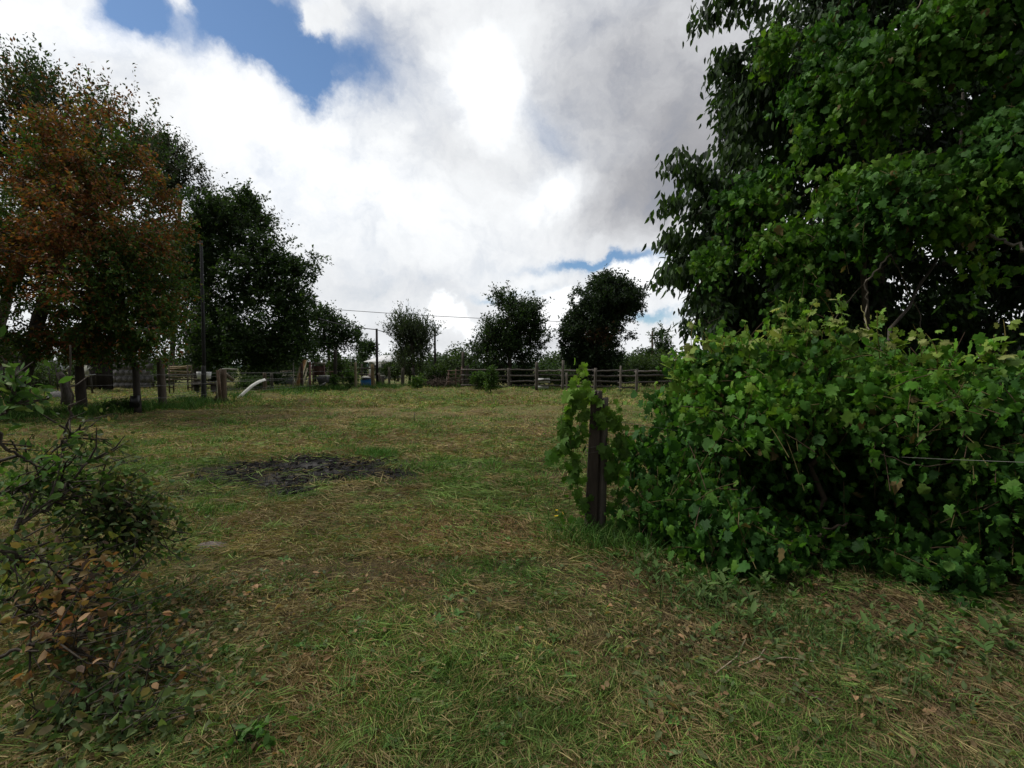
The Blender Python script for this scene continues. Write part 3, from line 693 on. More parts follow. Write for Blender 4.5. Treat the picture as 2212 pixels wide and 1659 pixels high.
# low trees and bushes standing beyond the corral, a few pixels each: real crowns at their own distance
far = [(560, 775, 90, 26, 48, 'dark bush under the broad tree beyond the junk'), (680, 772, 60, 20, 52, 'low bush beyond the fence below the thin tree'),
       (740, 785, 34, 16, 44, 'low dark bush left of the white-roofed house'), (787, 764, 12, 24, 90, 'pointed dark conifer left of the white-roofed house'),
       (800, 770, 9, 20, 92, 'smaller pointed conifer nearest to the white-roofed house'), (858, 776, 40, 10, 95, 'rounded tree rising behind the white roof'), (885, 790, 60, 20, 42, 'leafy green bush at the foot of the spiky grey-green tree'),
       (965, 774, 42, 16, 50, 'green bush right of the second dark pole'), (1005, 765, 40, 24, 54, 'green spreading tree left of the dark conical tree'),
       (1040, 785, 46, 18, 50, 'low bush at the left foot of the dark conical tree'), (1195, 782, 36, 18, 54, 'bush in the gap between the two dark trees'), (1215, 790, 50, 14, 46, 'low hedge bush left of the round dark tree'),
       (1385, 785, 50, 20, 50, 'bush right of the round dark tree'), (1120, 815, 60, 20, 37, 'low dark shrub close behind the rails under the dark conical tree'), (1200, 818, 46, 18, 38, 'low dark shrub close behind the rails in the gap between the dark trees'), (1290, 815, 60, 22, 37, 'low dark shrub close behind the rails under the round tree'), (1390, 815, 54, 22, 37, 'low dark shrub close behind the rails at their right end'), (1040, 815, 40, 20, 37, 'low dark shrub close behind the tall double post'), (950, 815, 36, 18, 39, 'low dark shrub behind the brush pile'), (570, 815, 50, 18, 35, 'low dark shrub behind the metal frame'), (330, 818, 50, 14, 37, 'low dark shrub behind the fence beside the timber stack'), (930, 792, 30, 18, 47, 'dark bush behind the second dark pole'), (970, 790, 44, 18, 46, 'dark bush behind the wooden gate'), (1150, 790, 44, 20, 44, 'dark bush at the right foot of the dark conical tree'), (1250, 792, 40, 18, 44, 'dark bush at the left foot of the round dark tree'), (1340, 790, 40, 20, 44, 'dark bush at the right foot of the round dark tree'), (1400, 775, 30, 20, 62, 'pale bush at the foot of the reddish pole'), (460, 785, 60, 22, 50, 'dark bush behind the trunk of the broad tree'), (360, 790, 60, 20, 48, 'dark bush behind the timber stack'), (620, 790, 60, 20, 46, 'dark bush behind the leaning boards'), (180, 785, 100, 26, 40, 'dark bush behind the timber shed'), (270, 775, 90, 26, 42, 'dark bush behind the grey block wall under the orange tree'), (40, 780, 90, 28, 36, 'dark bush behind the grey outbuilding'), (1425, 735, 24, 36, 44, 'thin upright tree beside the reddish pole'),
       (1440, 785, 50, 24, 40, 'dark bush by the right end of the rail fence'), (300, 790, 110, 22, 60, 'wide bush behind the grey block wall'), (120, 790, 120, 30, 60, 'wide bush behind the dark shed'), (-60, 770, 130, 50, 50, 'bush at the far left edge')]
far += [(60, 812, 90, 18, 33, 'low bush in front of the grey outbuilding'), (768, 780, 30, 12, 100, 'far small tree just left of the white roof'), (815, 778, 34, 13, 102, 'far small tree directly behind the white roof'), (862, 779, 34, 13, 98, 'far small tree at the right end of the white roof'),
        (925, 780, 36, 12, 104, 'far small tree between the two dark poles'), (985, 779, 40, 13, 100, 'far small tree behind the green spreading tree'), (1190, 779, 36, 13, 104, 'far small tree in the gap by the tiny far pole'), (1230, 780, 36, 12, 98, 'far small tree right of the tiny far pole'), (1400, 779, 36, 14, 100, 'far small tree behind the reddish pole'), (1370, 780, 36, 12, 106, 'far small tree between the round dark tree and the reddish pole')]
for k, (dx, dy, rx, ry, Yd, lab) in enumerate(far):
    cxyz = P(dx, dy, Yd); b0 = np.array([cxyz[0], Yd, h1(cxyz[0], Yd)])
    topz = P(dx, dy - ry, Yd)[2]; midz = max(.8, (topz) * .55)
    rr = rx * Yd / F; cy = 793.6 - (midz - EYE) * F / Yd
    ryy = (topz - midz) * F / Yd
    con = 'conifer' in lab
    bl = [(dx, cy, rx * (.6 if con else .8), ryy, Yd, rr * .6)]
    rs = np.random.default_rng(300 + k)
    for q in range(0 if con else 5):
        bl.append((dx + rs.uniform(-.7, .7) * rx, cy + rs.uniform(-.2, .7) * ryy, rx * .4, ryy * rs.uniform(.5, .75), Yd + rs.uniform(-1, 1), rr * .4))
    nc = int(np.clip(rx * ry / 9, 45, 190)); lf = .0075 * Yd * .75
    make_tree('conifer' if con else 'bush', lab, b0, [b0 + np.array((0, 0, max(.3, midz * .6)))], bl, nc, M_LEAF, lf,
              green(DK if (k % 2 or con) else [(.035, .06, .018), (.05, .085, .02), (.025, .045, .018)], [3, 2, 1], .3), 400 + k, twigs=4, tl=.018 * Yd, per=7, up=.3, ns=.5, thr=.3,
              r_tip=.012, r_max=.12, group='trees and bushes beyond the corral', cat='conifer' if con else 'bush', zmin=.1)

# ---- the big tree on the right with hanging leaves
def hang(mb, rng):
    for poly in ([(1800, 110), (1640, 20), (1560, 15), (1490, 45)], [(1800, 230), (1640, 110), (1560, 120), (1548, 160)], [(1760, 60), (1650, -20), (1540, -10)],
                 [(1760, 300), (1640, 255), (1565, 270)], [(1760, 350), (1640, 290), (1560, 305)], [(1700, 480), (1560, 400), (1500, 350), (1440, 345)], [(1650, 470), (1530, 380), (1480, 372)],
                 [(1720, 560), (1560, 470), (1480, 430), (1432, 440)], [(1700, 620), (1540, 540), (1470, 510), (1425, 520)], [(1700, 640), (1560, 590), (1480, 575), (1425, 600)],
                 [(1720, 700), (1600, 620), (1530, 620), (1500, 660)], [(1740, 230), (1650, 180), (1590, 205)], [(1700, 440), (1600, 330), (1560, 340)]):
        q = np.array([P(x, y, 8.6 + .4 * math.sin(x)) for x, y in poly])
        m = 75 * len(poly); t = rng.random(m) ** .8 * (len(q) - 1.001); i = t.astype(int); f = (t - i)[:, None]
        p = q[i] * (1 - f) + q[i + 1] * f + rng.normal(size=(m, 3)) * np.array((.10, .22, .09))
        A = rdir(m) * .45 + np.array((-.12, 0, -1)); N = rdir(m) + np.array((0, -.4, .2))
        V, Fs, k = leaves(p, A, N, rng.uniform(.13, .22, m), T_LANCE)
        mb.add(V, Fs, np.repeat(palette(m, DK, [2, 3, 1], rng, .3), k, 0))
b0 = np.array([6.6, 9.6, 0.0])
make_tree('walnut_tree', 'huge dark tree with hanging pointed leaves filling the upper right', b0,
          [P(1900, 700, 9.6), P(1880, 500, 9.6), P(1860, 250, 9.8), P(1850, 60, 10)],
          [(1780, 120, 160, 150, 9.6, 1.9), (2000, 60, 260, 200, 10.2, 2.4), (1760, 330, 150, 130, 9.4, 1.8), (2050, 330, 260, 170, 10.4, 2.3), (1640, 500, 125, 100, 9.0, 1.5),
           (1560, 450, 80, 60, 8.8, 1.), (1540, 560, 75, 55, 8.8, 1.), (1620, 640, 115, 80, 9.0, 1.4), (1860, 560, 170, 120, 10.2, 1.8), (2150, 600, 160, 170, 10.5, 2.), (1900, 720, 220, 80, 10.5, 1.8),
           (1590, 730, 70, 50, 9.2, 1.2), (1640, 190, 80, 110, 9.2, 1.2), (2150, 800, 160, 100, 9.5, 1.8), (2250, 300, 200, 300, 9.5, 2.), (1760, 730, 200, 60, 10.5, 1.6), (2020, 740, 230, 70, 11.5, 1.6), (1700, 640, 120, 80, 10.5, 1.4)],
          3300, M_LEAF, .165, green([(.022, .045, .016), (.032, .065, .018), (.018, .03, .018)], [3, 2.5, 1], .3), 21, twigs=5, tl=.42, per=9, tmpl=T_LANCE, up=-.1, droop=.9, r_tip=.009, r_max=.26,
          ns=.8, thr=.32, edge=.45, extra=hang, zmin=.5)

#==VINE==
def vine_mass(root, blobs, n, smin, smax, cols, seed, top=None, ns=1.3, thr=.50, edge=.3, face=(-.35, -.75, .55), zmin=.02):
    rng = np.random.default_rng(seed)
    # shoots: each with a run of leaves
    m = n // 7
    c, d = sample_blobs(blobs, m, seed, ns, thr, edge, zmin)
    run = nrm(rdir(m) + np.array((0, -.1, -.35))); L = rng.uniform(.2, .55, m)
    per = 7
    t = np.tile(np.linspace(0, 1, per), m)
    p = np.repeat(c, per, 0) + np.repeat(run * L[:, None], per, 0) * t[:, None] + rng.normal(size=(m * per, 3)) * .035
    p[:, 2] -= (np.repeat(L, per) * t) ** 2 * .4
    p[:, 2] = np.maximum(p[:, 2], .03)
    N = np.repeat(nrm(d), per, 0) * .4 + rdir(m * per) * .85 + np.array(face) * .5
    A = rdir(m * per) * .6 + np.array((0, 0, -.9))
    s = rng.uniform(smin, smax, m * per) * (1.1 - .35 * t)
    curl_ = rng.uniform(-.8, 2.8, m * per); form = rng.integers(0, 3, m * per)
    col = palette(m * per, cols, [3, 3, 2, 1][:len(cols)], rng, .25)
    if top is not None: col = top(col, p, rng, t)
    dead = rng.random(m * per) < .012; col[dead] = np.array((.16, .12, .05)) * rng.uniform(.5, 1.3, (dead.sum(), 1))
    mb = MB()
    for q_, T_ in enumerate((T_VINE, T_VINE2, T_VINE3)):
        f_ = form == q_; V, Fs, k = leaves(p[f_], A[f_], N[f_], s[f_], T_, curl_[f_]); mb.add(V, Fs, np.repeat(col[f_], k, 0))
    # shoot stems
    st = MB()
    for i in range(m):
        if rng.random() < .45:
            tt_ = np.linspace(0, 1, 4)[:, None]
            q = c[i] + run[i] * L[i] * tt_; q[:, 2] -= ((L[i] * tt_[:, 0]) ** 2) * .4; q[:, 2] = np.maximum(q[:, 2], .02)
            st.tube(q, .0032, 4, (.09, .075, .03) if rng.random() < .6 else (.07, .045, .03), 0, False)
    return mb, st, c
VC = [(.034, .100, .018), (.050, .132, .022), (.024, .068, .016), (.075, .165, .026)]
def young(col, p, rng, t):
    # new yellow-green growth on the uppermost shoots
    w = np.clip((p[:, 2] - 1.0) / .55, 0, 1) * np.clip((vn(p, 1.6, 91) - .2) * 2.4, 0, 1) * rng.uniform(.4, 1, len(p))
    w = np.maximum(w, (t > .8) * .35 * rng.random(len(p)))
    y = palette(len(p), [(.15, .33, .03), (.24, .36, .05), (.11, .29, .028)], [2, 1, 2], rng, .2)
    return col * (1 - w[:, None]) + y * w[:, None]
b0 = G(1760, 1290); b0[2] = 0
vine = thing('grapevine', b0, 'big leafy grapevine bush spilling over its wire right of the rough post', 'grapevine')
VB = [(1545, 832, 120, 80, 4.7, .5), (1700, 818, 150, 84, 4.4, .55), (1880, 845, 150, 80, 4.1, .55), (2080, 876, 160, 86, 3.8, .55), (1500, 960, 125, 100, 4.4, .5), (1720, 970, 180, 140, 4.0, .55),
      (1980, 1000, 190, 140, 3.7, .6), (1450, 1100, 95, 80, 4.3, .4), (1600, 1150, 140, 110, 3.8, .45), (1740, 1220, 140, 90, 3.5, .4), (2180, 960, 130, 160, 3.4, .5), (1385, 980, 60, 50, 4.35, .25),
      (1960, 1190, 70, 60, 3.5, .3), (1640, 1270, 90, 50, 3.45, .25), (2150, 1130, 70, 60, 3.5, .3), (1790, 1310, 80, 28, 3.15, .2), (1700, 1310, 120, 46, 3.3, .25), (1740, 1120, 130, 90, 3.75, .4), (1700, 1325, 100, 34, 3.25, .2), (1830, 1345, 60, 24, 3.05, .15), (1910, 1290, 60, 34, 3.2, .2), (2060, 1240, 50, 50, 3.3, .2)]
mb, st, _ = vine_mass(vine, VB, 27000, .03, .105, VC, 31, young)
# dense interior and back of the bush
mb2, st2, _ = vine_mass(vine, [(a, b, rx * 1.0, ry * .9, Yd + .9, .5) for a, b, rx, ry, Yd, rd in VB] + [(2050, 1150, 220, 140, 4.6, .5), (1750, 1150, 200, 120, 4.8, .5)], 9000, .07, .13, VC[:3], 32, None, thr=.2)
mb.add(np.concatenate(mb2.V), [np.concatenate(f) for f in mb2.Fa.values()], np.concatenate(mb2.C))
# upright young shoots over the top
rng = np.random.default_rng(33)
for sx, sy, hh in [(1700, 745, 60), (1735, 720, 75), (1800, 735, 95), (1660, 760, 40), (1860, 745, 45), (1930, 770, 70), (1985, 790, 90), (2060, 800, 50), (2130, 790, 55), (1500, 760, 70), (1580, 770, 45), (1450, 800, 40), (1620, 750, 50), (1780, 740, 60), (1830, 735, 110), (1680, 735, 95), (1900, 750, 80), (2020, 790, 70), (2170, 770, 80), (1540, 765, 50), (1755, 735, 50)]:
    Yd = 4.5 - (sx - 1450) / 700 * .9
    q0 = P(sx, sy + 25, Yd); q1 = P(sx + rng.uniform(-20, 20), sy - hh * .5, Yd); q2 = P(sx + rng.uniform(-30, 30), sy - hh, Yd + rng.uniform(-.1, .1))
    f = np.linspace(0, 1, 7)[:, None]; q = q0 * (1 - f) ** 2 + 2 * q1 * f * (1 - f) + q2 * f * f
    st.tube(q, np.linspace(.0045, .002, 7), 5, (.16, .13, .04), 0, False)
    m = 15; t = rng.uniform(.1, 1, m); pp = np.array([q[int(v * 6)] for v in t]) + rng.normal(size=(m, 3)) * .03
    V, Fs, k = leaves(pp, rdir(m) * .8 + np.array((0, -.2, -.2)), rdir(m) * .6 + np.array((0, -.5, .6)), .10 * (1.15 - t) * rng.uniform(.7, 1.2, m) + .02, T_VINE, rng.uniform(0, 2, m))
    mb.add(V, Fs, np.repeat(palette(m, [(.15, .21, .04), (.19, .21, .07), (.11, .19, .03)], [2, 1, 2], rng, .2) * 1.3, k, 0))
part('foliage', mb, M_VLEAF, vine)
# old canes and stems reaching the ground
for poly, r in (([(1990, 1190, 3.4), (2010, 1250, 3.3), (1990, 1310, 3.2), (1930, 1350, 3.1)], .009), ([(2080, 1240, 3.3), (2150, 1290, 3.2), (2230, 1320, 3.1)], .007),
                ([(1480, 1120, 4.0), (1560, 1110, 3.9), (1630, 1050, 3.9)], .007), ([(1900, 980, 3.5), (1990, 1010, 3.4), (2060, 1000, 3.4)], .005),
                ([(1800, 1390, 3.6), (1790, 1200, 3.9), (1760, 1000, 4.2), (1780, 880, 4.3)], .03), ([(2100, 1300, 3.9), (2070, 1150, 4.0), (2090, 950, 4.1)], .035),
                ([(1560, 1240, 4.3), (1570, 1100, 4.4), (1540, 950, 4.6)], .025), ([(1700, 1180, 3.6), (1760, 1150, 3.6), (1830, 1130, 3.7)], .012)):
    q = np.array([P(*p) for p in poly]); f = np.linspace(0, len(q) - 1.001, len(q) * 4); i = f.astype(int); u = (f - i)[:, None]
    q = q[i] * (1 - u) + q[np.minimum(i + 1, len(q) - 1)] * u
    q[1:-1] += rng.normal(size=(len(q) - 2, 3)) * r * 1.2
    st.tube(q, np.linspace(r, r * .7, len(q)), 6, (.10, .075, .055), .1)
st.add(np.concatenate(st2.V), [np.concatenate(f) for f in st2.Fa.values()], np.concatenate(st2.C))
part('stems', st, M_BARK, vine)

b0 = np.array([5.6, 6.6, 0.0])
climb = thing('climbing_vine', b0, 'bright green vine climbing high over the dark tree at the upper right', 'climbing vine')
CB = [(1900, 170, 130, 90, 6.6, .5), (2040, 110, 130, 90, 6.3, .5), (2160, 170, 90, 90, 6.0, .5), (2120, 20, 110, 70, 6.2, .5), (1800, 60, 60, 60, 7., .4), (1680, 95, 32, 32, 7.8, .3), (1750, 190, 45, 60, 7.2, .3),
      (1770, 280, 60, 55, 7., .35), (1900, 420, 120, 60, 6.2, .45), (2010, 450, 130, 75, 6.0, .5), (2130, 380, 100, 85, 5.8, .5), (1650, 380, 40, 22, 7.6, .25), (1620, 430, 70, 34, 7.4, .3), (1800, 380, 60, 30, 6.8, .3),
      (1690, 520, 65, 40, 7., .35), (1560, 560, 65, 34, 7.6, .3), (1730, 590, 32, 70, 6.8, .25), (2020, 560, 90, 34, 6., .35), (1840, 500, 110, 34, 6.4, .35), (2170, 700, 60, 90, 4.6, .3), (2060, 620, 90, 60, 6.2, .4),
      (1720, 660, 45, 30, 6.8, .25), (1860, 310, 90, 40, 6.8, .3), (2200, 300, 60, 90, 5.6, .4)]
def young2(col, p, rng, t):
    w = np.clip((vn(p, .9, 92) - .45) * 3, 0, 1) * rng.uniform(.2, .9, len(p))
    y = palette(len(p), [(.11, .25, .02), (.16, .27, .03)], [2, 1], rng, .2)
    return col * (1 - w[:, None]) + y * w[:, None]
mb, st, cc = vine_mass(climb, CB, 17000, .05, .135, [(.024, .074, .013), (.040, .115, .017), (.062, .155, .02)], 34, young2, ns=1.3, thr=.52, edge=.45)
part('foliage', mb, M_VLEAF, climb)
rng = np.random.default_rng(35)
for poly, r, c in (([(1925, 550, 6.0), (1895, 580, 6.0), (1868, 610, 6.0), (1874, 650, 6.0), (1868, 690, 6.0), (1880, 720, 5.8)], .010, (.22, .19, .15)),
                   ([(1920, 545, 6.2), (1950, 600, 6.2), (1985, 680, 6.2), (1990, 720, 6.)], .008, (.09, .075, .055)), ([(1925, 560, 6.3), (1840, 640, 6.3), (1780, 720, 6.2)], .007, (.09, .075, .055)),
                   ([(2230, 545, 5.4), (2170, 520, 5.6), (2125, 508, 5.8)], .022, (.17, .15, .13)), ([(1860, 460, 6.), (1760, 540, 6.6), (1700, 620, 6.8)], .010, (.14, .17, .06)),
                   ([(1930, 540, 6.2), (1900, 520, 6.2), (1880, 490, 6.2)], .008, (.10, .08, .06)), ([(1900, 760, 5.6), (1980, 640, 6.2), (2060, 480, 6.5), (2080, 200, 6.8)], .022, (.07, .06, .05)),
                   ([(1990, 0, 6.4), (1960, 60, 6.4), (1930, 100, 6.4)], .009, (.12, .10, .07)), ([(1940, 40, 6.4), (2010, 100, 6.3), (2070, 110, 6.2)], .008, (.12, .1, .07)), ([(1880, 760, 5.2), (1870, 690, 5.4), (1860, 660, 5.5)], .006, (.16, .15, .06)),
                   ([(5.6, 6.6, 0), ], 0, None)):
    if r == 0: continue
    q = np.array([P(*p) for p in poly]); f = np.linspace(0, len(q) - 1.001, len(q) * 4); i = f.astype(int); u = (f - i)[:, None]
    q = q[i] * (1 - u) + q[np.minimum(i + 1, len(q) - 1)] * u
    q[1:-1] += rng.normal(size=(len(q) - 2, 3)) * r * 1.0
    st.tube(q, np.linspace(r, r * .7, len(q)), 6, c, .1)
st.tube(np.array([(5.3, 6.9, -.05), (5.35, 6.8, .8), (5.2, 6.7, 1.8), (5.0, 6.6, 3.0), (5.1, 6.6, 4.2)]), [.05, .045, .04, .035, .02], 8, (.08, .065, .05), .1)
part('stems', st, M_BARK, climb)

# ---- rough post with its own young vine
b0 = on(1284, 1153)
post = thing('fence_post', b0, 'dark split wooden post wrapped in young vine left of the grapevine bush', 'post')
mb = MB(); np.random.seed(5)
Yp = b0[1]
def prof(cx0, w0, dep, y_top, lean, col, seed):
    rs = np.random.RandomState(seed); nz = 24; m = 30; V = []; groove = rs.uniform(-.10, .06, 30)
    zt = P(1284, y_top, Yp)[2]
    ph = rs.uniform(0, 6.28, 4)
    for k in range(nz):
        f = k / (nz - 1); z = -.15 + (zt + .15) * f
        for a in range(m):
            th = a / m * 2 * math.pi
            r = 1 + .10 * math.sin(3 * th + ph[0]) + .07 * math.sin(5 * th + ph[1]) + groove[a] + rs.uniform(-.025, .025)
            zz = z + (0 if k < nz - 1 else rs.uniform(-.06, .04))
            V.append((b0[0] + cx0 + lean * f + math.cos(th) * w0 * r * (1 - .22 * f), b0[1] + math.sin(th) * dep * r * (1 - .1 * f), b0[2] + zz))
    V = np.array(V); i = np.arange(nz - 1)[:, None] * m; j = np.arange(m)[None]; j2 = (j + 1) % m
    mb.add(V, [np.stack([i + j, i + j2, i + m + j2, i + m + j], -1).reshape(-1, 4), np.array([(nz - 1) * m + np.arange(m)])], col)
prof(-.04, .070, .07, 850, .05, (.075, .058, .048), 2)
prof(.055, .052, .06, 862, .03, (.10, .085, .072), 3)
part('post', mb, M_WOOD, post)
mb = MB()
for zz in (.85, .8): mb.tube([b0 + np.array((.09 * math.cos(a) , .08 * math.sin(a), zz + .01 * math.sin(3 * a))) for a in np.linspace(0, 6.28, 14)], .0025, 4, (.12, .11, .1), 0, False)
part('wire', mb, M_METAL, post)
pv = thing('young_vine', on(1262, 1158), 'light green young vine hanging over the top of the rough post', 'vine')
rng = np.random.default_rng(36); mb = MB(); st = MB()
for poly, m, s in (([(1292, 845), (1262, 855), (1250, 900), (1262, 960)], 16, .075), ([(1300, 870), (1292, 900), (1310, 940), (1325, 1000)], 12, .075), ([(1330, 1150), (1335, 1060), (1342, 980), (1338, 920)], 40, .07), ([(1225, 1150), (1232, 1050), (1238, 1000)], 16, .06), ([(1280, 850), (1262, 800), (1250, 790)], 10, .07), ([(1275, 860), (1240, 870), (1225, 910), (1232, 960), (1240, 1020)], 46, .085), ([(1285, 880), (1255, 890), (1250, 960), (1248, 1040), (1258, 1110)], 34, .08),
                   ([(1270, 850), (1235, 840), (1215, 880), (1210, 940)], 34, .085), ([(1290, 900), (1320, 900), (1345, 930), (1350, 985)], 30, .08), ([(1240, 950), (1205, 960), (1190, 990)], 26, .08), ([(1300, 900), (1335, 890), (1345, 870)], 10, .055),
                   ([(1300, 960), (1320, 980), (1330, 1030)], 16, .10), ([(1262, 870), (1245, 830), (1248, 805)], 9, .08), ([(1262, 1150), (1245, 1060), (1240, 960)], 14, .06)):
    q = np.array([P(x, y, Yp - .06 + .05 * math.sin(x * .3 + y)) for x, y in poly])
    f = np.linspace(0, len(q) - 1.001, 16); i = f.astype(int); u = (f - i)[:, None]; qq = q[i] * (1 - u) + q[i + 1] * u
    qq[1:-1] += rng.normal(size=(14, 3)) * .006
    st.tube(qq, .003, 5, (.10, .11, .04), 0, False)
    k_ = rng.integers(0, 16, m); p = qq[k_] + rng.normal(size=(m, 3)) * np.array((.035, .04, .03))
    V, Fs, k = leaves(p, rdir(m) * .6 + np.array((0, 0, -.8)), rdir(m) * .6 + np.array((-.3, -.8, .4)), rng.uniform(.6, 1.25, m) * s, T_VINE, rng.uniform(-.2, 2, m))
    w = np.clip((p[:, 2] - .9) / .8, 0, 1)[:, None]
    mb.add(V, Fs, np.repeat(palette(m, [(.06, .14, .02), (.08, .16, .03)], [1, 1], rng, .3) * (1 - w) + palette(m, [(.19, .31, .045), (.14, .26, .035)], [1, 1], rng, .2) * w, k, 0))
part('foliage', mb, M_VLEAF, pv); part('stems', st, M_BARK, pv)
# the trellis wire running right from the post through the bush
mb = MB()
q = [P(1290, 905, Yp), P(1600, 950, 4.6), P(1900, 985, 3.7), P(2060, 993, 3.05), P(2300, 1002, 2.7)]
mb.tube(q, .0018, 5, (.12, .12, .10), 0, False)
solo('trellis_wire', mb, M_METAL, 'thin wire stretched from the rough post through the grapevine bush', 'wire')

#==FENCE==
# ---- wire fence along the left side
np.random.seed(9)
fence = thing('wire_fence', on(352, 885), 'old wire fence on uneven wooden posts along the left side of the field', 'fence')
FP = []
# (x, top y, base y, half width in picture units, colour)
for dx, ty, by, hw, c in ((178, 790, 893, 10, (.05, .04, .032)), (298, 783, 893, 7, (.04, .035, .03)), (352, 775, 885, 8, (.075, .06, .048)), (441, 790, 871, 5, (.03, .03, .028)), (483, 798, 872, 7, (.09, .065, .045)),
                          (573, 805, 853, 4, (.08, .06, .04)), (588, 806, 850, 3.5, (.06, .055, .045)), (652, 785, 845, 3.5, (.05, .03, .025)), (724, 755, 843, 4, (.04, .035, .03)), (769, 782, 843, 3.2, (.2, .17, .11)),
                          (806, 787, 840, 4, (.16, .12, .06)), (-60, 780, 905, 11, (.05, .04, .035))):
    b = on(dx, by); Yd = b[1]; z = P(dx, ty, Yd)[2]; r = hw * Yd / F
    ln = np.random.uniform(-.06, .06)
    mb = MB(); q = [np.array([b[0] + ln * f, b[1], b[2] - .1 + (z - b[2] + .1) * f]) for f in np.linspace(0, 1, 7)]
    mb.tube(q, r * np.linspace(1.05, .85, 7), 9, c, .08)
    part('post', mb, M_WOOD, fence)
    FP.append((b[0], b[1], z - b[2]))
FPs = sorted(FP)
for hz in (1.35, .95, .5):
    mb = MB()
    for (x0, y0, t0), (x1, y1, t1) in zip(FPs[:-1], FPs[1:]):
        f = np.linspace(0, 1, 8)[:, None]; a = np.array([x0, y0 - .06, min(hz, t0 - .05)]); b = np.array([x1, y1 - .06, min(hz, t1 - .05)])
        q = a * (1 - f) + b * f; q[:, 2] -= np.sin(f[:, 0] * math.pi) * .04
        mb.tube(q, .006, 4, (.12, .115, .11), 0, False)
    part('wire', mb, M_METAL, fence)
mb = MB(); b = on(298, 893)    # black box at the foot of one post
mb.box(b + np.array((0, -.12, .42)), (.26, .10, .38), col=(.01, .01, .01), jit=.015)
part('box', mb, M_PLASTIC, fence)

# ---- corral fence of rails
corral = thing('rail_fence', on(1160, 842), 'weathered grey rail fence closing the far end of the field', 'fence')
np.random.seed(10)
cposts = [(1000, 760, 838, 4.5), (1008, 790, 838, 5), (1100, 795, 843, 4), (1159, 782, 845, 4.5), (1215, 778, 845, 3.5), (1225, 805, 846, 3), (1340, 790, 848, 3), (1375, 800, 848, 4), (1285, 795, 846, 4), (1450, 800, 848, 4)]
for dx, ty, by, hw in cposts:
    b = on(dx, by); Yd = b[1]; z = P(dx, ty, Yd)[2]; r = hw * .75 * Yd / F; mb = MB(); ln = np.random.uniform(-.05, .05)
    mb.tube([np.array([b[0] + ln * f, b[1], b[2] - .1 + (z - b[2] + .1) * f]) for f in np.linspace(0, 1, 6)], r, 8, np.array((.12, .105, .09)) * np.random.uniform(.7, 1.2), .08)
    part('post', mb, M_WOOD, corral)
cx_ = sorted([c[0] for c in cposts if c[0] not in (1008, 1225)])
for a, b in zip(cx_[:-1], cx_[1:]):
    pa, pb = on(a, 841 + (a - 1000) * .015), on(b, 841 + (b - 1000) * .015)
    for hz in (.3, .66, 1.02, 1.38):
        if np.random.random() < .1: continue
        mb = MB(); w = np.random.uniform(.10, .15); c = np.array((.11, .098, .088)) * np.random.uniform(.5, 1.25)
        j = np.random.uniform(-.08, .08, 2)
        p0 = np.array([pa[0] - .15, pa[1] + .12, hz + j[0]]); p1 = np.array([pb[0] + .15, pb[1] + .12 + .04 * np.random.random(), hz + j[1]])
        f = np.linspace(0, 1, 7)[:, None]; q = p0 * (1 - f) + p1 * f; q[:, 2] += np.random.uniform(-.025, .025, 7)
        mb.tube(q, w / 2, 6, c, .12)
        part('rail', mb, M_WOOD, corral)
# ---- second, farther rail fence on the left with pale posts
fence2 = thing('back_fence', on(720, 822), 'far rail fence with dark rails behind the scattered junk', 'fence')
for dx, ty, by, hw in ((735, 778, 822, 3), (758, 782, 822, 2.5), (700, 775, 822, 4), (782, 786, 822, 3), (640, 778, 823, 3), (560, 780, 824, 3), (860, 785, 825, 4), (930, 785, 828, 3), (893, 785, 826, 3)):
    b = on(dx, by); Yd = b[1]; z = P(dx, ty, Yd)[2]; mb = MB()
    mb.tube([np.array([b[0], b[1], b[2] - .1 + (z - b[2] + .1) * f]) for f in np.linspace(0, 1, 4)], hw * .7 * Yd / F, 7, np.array((.1, .09, .07)) * np.random.uniform(.4, 1.5), .08)
    part('post', mb, M_WOOD, fence2)
for hz in (1.5, .9):
    mb = MB(); f = np.linspace(0, 1, 26)[:, None]; q = on(520, 824) * (1 - f) + on(1000, 829) * f
    q[:, 2] = hz + np.random.uniform(-.05, .05, 26); q[:, 1] += .15; mb.tube(q, .08, 6, (.035, .03, .027), .1)
    part('rail', mb, M_WOOD, fence2)
# ---- stakes along the gap between fences
for dx, ty, by, hw, lean, c, lab in ((841, 793, 838, 3.2, 0, (.10, .09, .07), 'grey stake right of the tall dark pole'), (868, 795, 838, 3.5, .05, (.09, .08, .065), 'grey stake below the spiky grey-green tree'),
                               (872, 787, 836, 2.8, 0, (.15, .13, .10), 'pale thin stake left of the brush pile'), (829, 806, 838, 3, -.25, (.13, .11, .09), 'short stake leaning left by the tall dark pole'),
                               (905, 795, 838, 2.8, -.35, (.045, .04, .035), 'dark stick leaning against the brush pile')):
    b = on(dx, by); Yd = b[1]; z = P(dx, ty, Yd)[2]; mb = MB()
    mb.tube([np.array([b[0] + lean * f * 1.6, b[1], b[2] - .1 + (z - b[2] + .1) * f]) for f in np.linspace(0, 1, 5)], hw * .8 * Yd / F, 7, c, .1)
    solo('stake', mb, M_WOOD, lab, 'stake', loc=b, group='stakes between the wire fence and the rail fence')
# thin rod standing in the field
b = on(895, 910); mb = MB(); mb.tube([b + np.array((0, 0, -.05)), b + np.array((.005, 0, .27))], .008, 6, (.03, .02, .018)); mb.tube([b + np.array((.004, 0, .27)), b + np.array((.03, 0, .275))], .007, 6, (.03, .02, .018))
solo('iron_rod', mb, M_METAL, 'short dark iron rod stuck upright in the middle of the mown field', 'rod', loc=b)

